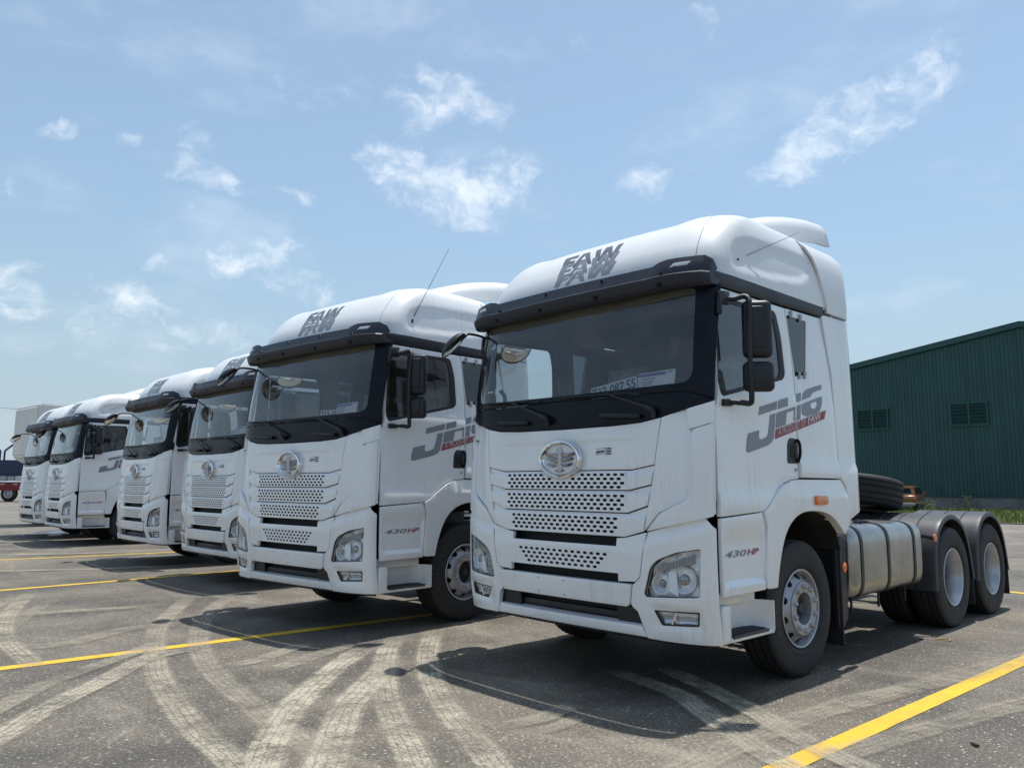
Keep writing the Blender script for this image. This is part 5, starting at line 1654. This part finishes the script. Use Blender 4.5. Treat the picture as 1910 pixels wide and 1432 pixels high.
while x < XE - .01:
    x1 = min(x + 1.0, XE)
    # ribbed sheet: flat field with raised ribs
    prof = []
    for k in range(4):
        a = x + .012 + (x1 - x - .012) * k / 4; w_ = (x1 - x - .012) / 4
        prof += [(a, 0), (a + w_ * .30, 0), (a + w_ * .36, -.035), (a + w_ * .50, -.035), (a + w_ * .56, 0)]
    prof.append((x1, 0))
    vs = []
    for a, d in prof:
        vs.append(wl((a, WY - .04 + d, .86))); vs.append(wl((a, WY - .04 + d, roofz(a) - .05)))
    fs = [(2 * i, 2 * i + 2, 2 * i + 3, 2 * i + 1) for i in range(len(prof) - 1)]
    pydata('wall_panel', vs, fs, 'green', WH, recalc=False, smooth=False)
    x = x1
box('wall_backing', wl(((XL + XE) / 2, WY + .12, 5.0)), (XE - XL - .2, .1, 9.6), 'green_dark', WH)
for x0, x1, z0, z1 in VENTS:
    vf = boxes('louvre_vent', [(wl(((x0 + x1) / 2, WY - .14, z1)), (x1 - x0 + .16, .10, .10)), (wl(((x0 + x1) / 2, WY - .14, z0)), (x1 - x0 + .16, .10, .10)),
                               (wl((x0, WY - .14, (z0 + z1) / 2)), (.10, .098, z1 - z0)), (wl((x1, WY - .14, (z0 + z1) / 2)), (.10, .098, z1 - z0)), (wl(((x0 + x1) / 2, WY - .14, (z0 + z1) / 2)), (.12, .096, z1 - z0))], 'green', WH)
    box('vent_backing', wl(((x0 + x1) / 2, WY - .09, (z0 + z1) / 2)), (x1 - x0, .02, z1 - z0), 'vent_dark', vf)
    sm = None
    for s_ in range(2):
        for k in range(6):
            zc_ = z0 + .14 + k * (z1 - z0 - .16) / 5.6
            c_ = wl((x0 + (x1 - x0) * (.25 + .5 * s_), WY - .13, zc_))
            if sm is None:
                o = box('slat', (0, 0, 0), ((x1 - x0) / 2 - .12, .015, .20), 'green', vf, rot=rot3(x=-.75)); sm = o.data
            else:
                o = bpy.data.objects.new('slat', sm); COL.objects.link(o); o.parent = vf
            o.location = c_
# fascia, roof sheets, side walls
for (xa, za, xb, zb_) in ((XL - .5, roofz(XL - .5), XR, ZR), (XR, ZR, XE + .5, roofz(XE + .5))):
    vs = []
    for y in (WY - .30, WY - .22):
        for xx, zz in ((xa, za - .28), (xb, zb_ - .28), (xb, zb_ + .06), (xa, za + .06)):
            vs.append(wl((xx, y, zz)))
    pydata('fascia', vs, [(0, 1, 2, 3), (4, 5, 6, 7), (0, 1, 5, 4), (3, 2, 6, 7), (0, 3, 7, 4), (1, 2, 6, 5)], 'green', WH, smooth=False)
    vs = [wl((xa, WY - .29, za + .07)), wl((xb, WY - .29, zb_ + .07)), wl((xb, WY + 60, zb_ + .07)), wl((xa, WY + 60, za + .07))]
    vs += [(a, b, c + .05) for a, b, c in vs]
    pydata('roof', vs, [(0, 1, 2, 3), (4, 5, 6, 7), (0, 1, 5, 4), (2, 3, 7, 6), (0, 3, 7, 4), (1, 2, 6, 5)], 'green_dark', WH, smooth=False)
for xx in (XL, XE):
    box('side_wall', wl((xx, WY + 30, 5.05)), (.2, 59.9, 10.1), 'green', WH)
box('rear_wall', wl(((XL + XE) / 2, WY + 60, 5.0)), (XE - XL, .2, 10), 'green', WH)
tag(WH, "long dark green metal-clad warehouse with louvre vents behind the foreground truck", 'warehouse')

# grass verge at its foot
def grass_mat():
    m, t, out = material('verge_grass')
    pos = t.n('ShaderNodeNewGeometry').outputs['Position']
    c = t.mix(t.ramp(t.noise(pos, 1.2, 4, .6), .3, .7), (0.11, 0.17, 0.035), (0.26, 0.27, 0.08))
    b = t.n('ShaderNodeBsdfPrincipled', {'Base Color': c, 'Roughness': .8})
    m.node_tree.links.new(b.outputs[0], out.inputs[0]); return m
M['grass'] = grass_mat()
bm = bmesh.new()
rr = random.Random(11)
for k in range(16000):
    x = rr.uniform(-28, 12); y = rr.uniform(33.5, 54.5) if rr.random() < .8 else rr.uniform(33.2, 36)
    h = rr.uniform(.08, .30) * (1.5 if rr.random() < .06 else 1)
    a = rr.uniform(0, pi); w = rr.uniform(.03, .08)
    dx, dy = cos(a) * w, sin(a) * w
    lx, ly = rr.uniform(-.12, .12), rr.uniform(-.12, .12)
    bm.faces.new([bm.verts.new((x - dx, y - dy, 0)), bm.verts.new((x + dx, y + dy, 0)), bm.verts.new((x + lx, y + ly, h))])
gr = _finish('grass', bm, 'grass', None, 60, False)
tag(gr, kind='stuff')
o = flat('verge', [(-30, 33.3), (14, 33.3), (14, 54.9), (-30, 54.9)], .006, simple('verge_soil', (.13, .125, .06), .95, var=.4, vscale=1.0))
tag(o, kind='structure')
# kerb
o = box('kerb', (-8, 33.2, .02), (44, .25, .06), 'concrete'); tag(o, kind='structure')
M['weed'] = simple('weed_leaves', (.13, .18, .06), .8, var=.5, vscale=8)
for (wx, wy, hh, nn, lab) in ((-12.45, 44.6, .95, 60, "tall weeds in front of the orange pickup's rear corner"), (-12.6, 52.0, 1.2, 40, "thin dry weed stems against the warehouse plinth right of the pickup")):
    e = empty('weed_clump', (wx, wy, 0)); bm = bmesh.new()
    for k in range(nn // 4):
        x, y = rr.gauss(0, .22), rr.gauss(0, .3); h = hh * rr.uniform(.5, 1.1)
        tube_bm(bm, [(x, y, 0), (x + rr.uniform(-.1, .1), y, h * .5), (x + rr.uniform(-.25, .25), y + rr.uniform(-.2, .2), h)], .008, 3, 1)
    from_bm('stems', bm, 'weed', e)
    bm = bmesh.new()
    for k in range(nn * 4):
        x, y, z = rr.gauss(0, .26), rr.gauss(0, .3), rr.uniform(.08, hh * .8)
        a = rr.uniform(0, 2 * pi); q = Vector((cos(a), sin(a), rr.uniform(-.4, .6))) * rr.uniform(.06, .14); s_ = Vector((-sin(a), cos(a), .2)) * .03
        p = Vector((x, y, z))
        bm.faces.new([bm.verts.new(p), bm.verts.new(p + q * .5 + s_), bm.verts.new(p + q), bm.verts.new(p + q * .5 - s_)])
    _finish('leaves', bm, 'weed', e, 60, False)
    tag(e, lab, 'weeds', 'weeds by the warehouse')

# ------------------------------------------------------------------ orange pickup
def build_pickup():
    P = empty('pickup_truck', (-14.65, 46.3, 0), radians(13))
    M['orange'] = simple('orange_car_paint', (.26, .105, .03), .22, metal=.35, coat=.8, var=.1)
    # origin at rear bumper centre, +y forward
    W2 = .92
    def outline(y):
        return None
    sec = [(0.0, .62, .98, .90), (.08, .58, 1.02, .92), (1.0, .45, 1.04, .93), (1.5, .42, 1.04, .93), (3.4, .42, 1.04, .93), (4.6, .48, 1.00, .90), (5.15, .55, .90, .80), (5.25, .6, .80, .72)]
    rows = []
    for y, z0, z1, w in sec:
        rows.append([(-w + .06, y, z0), (-w, y, z0 + .1), (-w, y, z1 - .12), (-w + .05, y, z1), (w - .05, y, z1), (w, y, z1 - .12), (w, y, z0 + .1), (w - .06, y, z0), (-w + .06, y, z0)])
    n = len(rows[0])
    b = grid('body', rows, 'orange', P, ang=30)
    bm = bmesh.new(); bm.from_mesh(b.data)
    bmesh.ops.holes_fill(bm, edges=[e for e in bm.edges if e.is_boundary], sides=12)
    bmesh.ops.recalc_face_normals(bm, faces=bm.faces[:]); bm.to_mesh(b.data); bm.free()
    rows = []
    for y, z, w, wb in ((.06, 1.0, .84, .88), (.22, 1.50, .70, .88), (.6, 1.58, .70, .88), (2.3, 1.62, .70, .88), (3.0, 1.60, .70, .88), (3.6, 1.30, .78, .88), (3.95, 1.03, .84, .86)):
        rows.append([(-wb, y, 1.0), (-(wb + w) / 2 - .02, y, (1.0 + z) / 2 + .05), (-w, y, z - .04), (-w + .1, y, z), (w - .1, y, z), (w, y, z - .04), ((wb + w) / 2 + .02, y, (1.0 + z) / 2 + .05), (wb, y, 1.0)])
    c = grid('cabin', rows, 'orange', P, ang=30)
    def pane(nm, pts): return pydata(nm, pts, [tuple(range(len(pts)))], 'black_gloss', c, recalc=False, smooth=False)
    pane('rear_window', [(-.66, .095, 1.14), (.66, .095, 1.14), (.60, .195, 1.46), (-.60, .195, 1.46)])
    for s in (1, -1):
        pane('side_glass', [(s * .885, .45, 1.10), (s * .885, 1.60, 1.10), (s * .775, 1.60, 1.50), (s * .775, .55, 1.48)])
        pane('side_glass', [(s * .885, 1.75, 1.10), (s * .885, 3.55, 1.10), (s * .80, 3.10, 1.50), (s * .775, 1.75, 1.52)])
        box('tail_lamp', (s * .87, .03, .86), (.13, .10, .32), M['tail'], P, bevel=.03)
        box('tail_lamp_white', (s * .87, -.024, .86), (.08, .01, .10), 'plastic_wrap', P)
        box('door_mirror', (s * 1.02, 3.1, 1.12), (.18, .12, .16), 'orange', P, bevel=.03)
    box('rear_bumper', (0, -.05, .50), (1.75, .16, .16), 'tape', P, bevel=.03)
    box('tailgate_seam', (0, -.004, .80), (1.45, .012, .012), 'dark', P)
    box('licence_recess', (0, -.010, .62), (.5, .014, .12), 'dark', P)
    for x in (.80, -.80):
        for y in (1.05, 4.25):
            w = lathe('wheel', [(.0, .08), (.20, .08), (.23, .10), (.25, .10)], 'alloy', P, seg=24)
            w.location = (x, y, .37); w.rotation_euler = (0, 0, 0 if x > 0 else pi)
            lathe('tyre', [(.24, .11), (.30, .13), (.35, .12), (.37, .09), (.37, -.09), (.35, -.12), (.24, -.11)], 'tyre', w, seg=28)
    tag(P, "orange pickup with tail lamps showing, parked behind the spare tyre by the warehouse", 'pickup')
M['tail'] = simple('red_tail_lamp', (.45, .015, .03), .2, coat=.8)
build_pickup()

# ------------------------------------------------------------------ far left: red flatbed trailer, racks, grey building, white box body
M['trailer_red'] = simple('red_trailer_paint', (.20, .012, .018), .5, var=.25)
M['navy'] = simple('navy_container_paint', (.018, .030, .075), .5, var=.25)
TL = empty('flatbed_trailer', (-66.5, 10.2, 0), radians(44))
# local x along trailer (image left-right), wheels towards -y
boxes('trailer_bed', [((-5, 0, 1.42), (13, 2.4, .16)), ((-5, -1.15, 1.10), (13, .10, .48)), ((-5, 1.15, 1.10), (13, .10, .48)), ((1.2, 0, .95), (.5, 2.3, .9))], 'trailer_red', TL, bevel=.01)
for k in range(3):
    wx = -.55 - k * 1.45
    w = lathe('trailer_wheel', [(.0, -.10), (.08, -.11), (.10, -.05), (.20, -.02), (.22, -.08), (.26, -.13), (.30, -.14)], 'rim', TL, seg=28, axis='y')
    w.location = (wx, -1.02, .62); w.scale = (1.14, 1, 1.14)
    lathe('tyre', [(.30, -.13), (.40, -.15), (.50, -.13), (.54, -.09), (.54, .12), (.30, .13)], 'tyre', w, seg=36, axis='y')
for k in range(9):
    box('marker', (-.2 - k * 1.0 + 1.2, -1.21, 1.33), (.35, .015, .06), 'decal_white', TL)
tag(TL, "red flatbed trailer with a dark wheel at the left edge behind the trucks", 'trailer')
RK = empty('container_rack', (-66.5, 10.2, 1.53), radians(44))
box('rack_base', (-4.6, 0, 1.0), (10, 2.2, 1.30), 'navy', RK, bevel=.02)
for k in range(4):
    x0 = -1.2 - k * 1.75
    bm = bmesh.new(); tube_bm(bm, [(x0, -1, 1.6), (x0, -1, 2.35)], .07, 6, 1); tube_bm(bm, [(x0, -1, 2.35), (x0 + .7, -1, 2.9)], .07, 6, 1); tube_bm(bm, [(x0 + .7, -1, 2.9), (x0 + 1.4, -1, 2.35)], .07, 6, 1); tube_bm(bm, [(x0 + 1.4, -1, 2.35), (x0 + 1.4, -1, 1.6)], .07, 6, 1)
    from_bm('rack_hoop', bm, 'navy', RK, 50)
tag(RK, "navy blue rack with pointed hoops standing on the red trailer", 'rack')
PG = empty('scrap_bundle', (-66.5, 10.2, 1.53), radians(44))
rr = random.Random(21)
for k in range(14):
    box('bale', (.0 - k * .62 + .2, -1.08 + rr.uniform(-.02, .02), .24), (.55, .25, rr.uniform(.25, .42)), 'tape' if k % 3 else 'paper', PG, bevel=.06)
tag(PG, "grey wrapped bundles lying along the red trailer's deck under the rack", 'bundles')
GB = empty('grey_shed', (-120, 60, 0), radians(44))
box('wall', (0, 0, 3.5), (60, 18, 7.6), simple('pale_cladding', (.42, .46, .50), .7), GB)
box('roof_edge', (0, -9.05, 7.45), (61, .4, .45), 'navy', GB)
tag(GB, "pale grey shed with a dark roof edge, far behind the red trailer", 'shed')

# white box body behind the far truck
M['cream'] = simple('cream_box_paint', (.78, .77, .73), .5, var=.15, vscale=.8)
BX = empty('box_truck', (-27.15, 1.85, -.0), radians(4))
# local: x across, y rearward; over-cab nose of a tall body
sec = [(2.30, 1.0, .9), (2.62, .10, 1.22), (4.18, .0, 1.25), (4.30, .12, 1.18)]
vs = []; fs = []
prof = [(1.05, 1.75), (.08, 2.30), (.0, 2.38), (.0, 4.06), (.08, 4.14), (7.5, 4.14), (7.5, 1.1), (1.05, 1.1)]
for s in (-1, 1):
    for y, z in prof:
        vs.append((s * 1.22, y, z))
n = len(prof)
fs = [tuple(range(n)), tuple(range(n, 2 * n))] + [(i, (i + 1) % n, n + (i + 1) % n, n + i) for i in range(n)]
bmx = bmesh.new(); bv = [bmx.verts.new(v) for v in vs]
for f in fs: bmx.faces.new([bv[i] for i in f])
bmesh.ops.bevel(bmx, geom=bmx.edges[:], offset=.05, segments=2, affect='EDGES', clamp_overlap=True)
from_bm('box_body', bmx, 'cream', BX, 40)
cb = box('cab', (.35, 1.75, 1.35), (1.3, 1.6, 1.55), 'cream', BX, bevel=.12, seg=3)
box('windscreen', (.35, .94, 1.65), (1.1, .02, .6), 'black_gloss', cb)
for x in (-.95, .95):
    for y in (.9, 5.6):
        w = lathe('wheel', [(.0, .10), (.2, .10), (.25, .12)], 'rim', BX, seg=20); w.location = (x, y, .45); w.rotation_euler = (0, 0, 0 if x > 0 else pi)
        lathe('tyre', [(.25, .12), (.42, .13), (.45, .10), (.45, -.12), (.25, -.12)], 'tyre', w, seg=24)
box('chassis', (0, 3.8, .85), (.9, 7, .25), 'frame', BX)
tag(BX, "tall cream box truck rising behind the farthest white tractor unit", 'truck')

# power cable in the distance
pw = []
CABLE_A, CABLE_B = Vector((-96.6, -10.2, 11.3)), Vector((-70.0, 18.7, 7.3))
for k in range(21):
    t_ = k / 20
    pw.append(tuple(CABLE_A.lerp(CABLE_B, t_) - Vector((0, 0, 0.5 * sin(pi * t_)))))
cb = empty('power_cable', pw[0])
cb_o = tube('power_cable', [tuple(Vector(p)) for p in pw], .018, 'dark', None, seg=4, n=1)
bpy.data.objects.remove(cb)
cb_o.name = 'power_cable'
tag(cb_o, "thin power cable crossing the sky low at the far left", 'cable')

# litter
o = box('litter_scrap', (2.6, .67, .012), (.05, .018, .01), 'dark', rot=rot3(z=-.5)); tag(o, "small black scrap on the asphalt near the bottom right corner", 'litter')
bm = bmesh.new(); tube_bm(bm, [(1.33, 3.90, .012), (1.42, 3.95, .02), (1.46, 3.90, .012)], .008, 5, 3); o = from_bm('dry_leaf', bm, simple('dry_leaf', (.5, .33, .12), .8)); tag(o, "dry brown leaf lying in the sun behind the front wheel of the foreground truck", 'leaf')
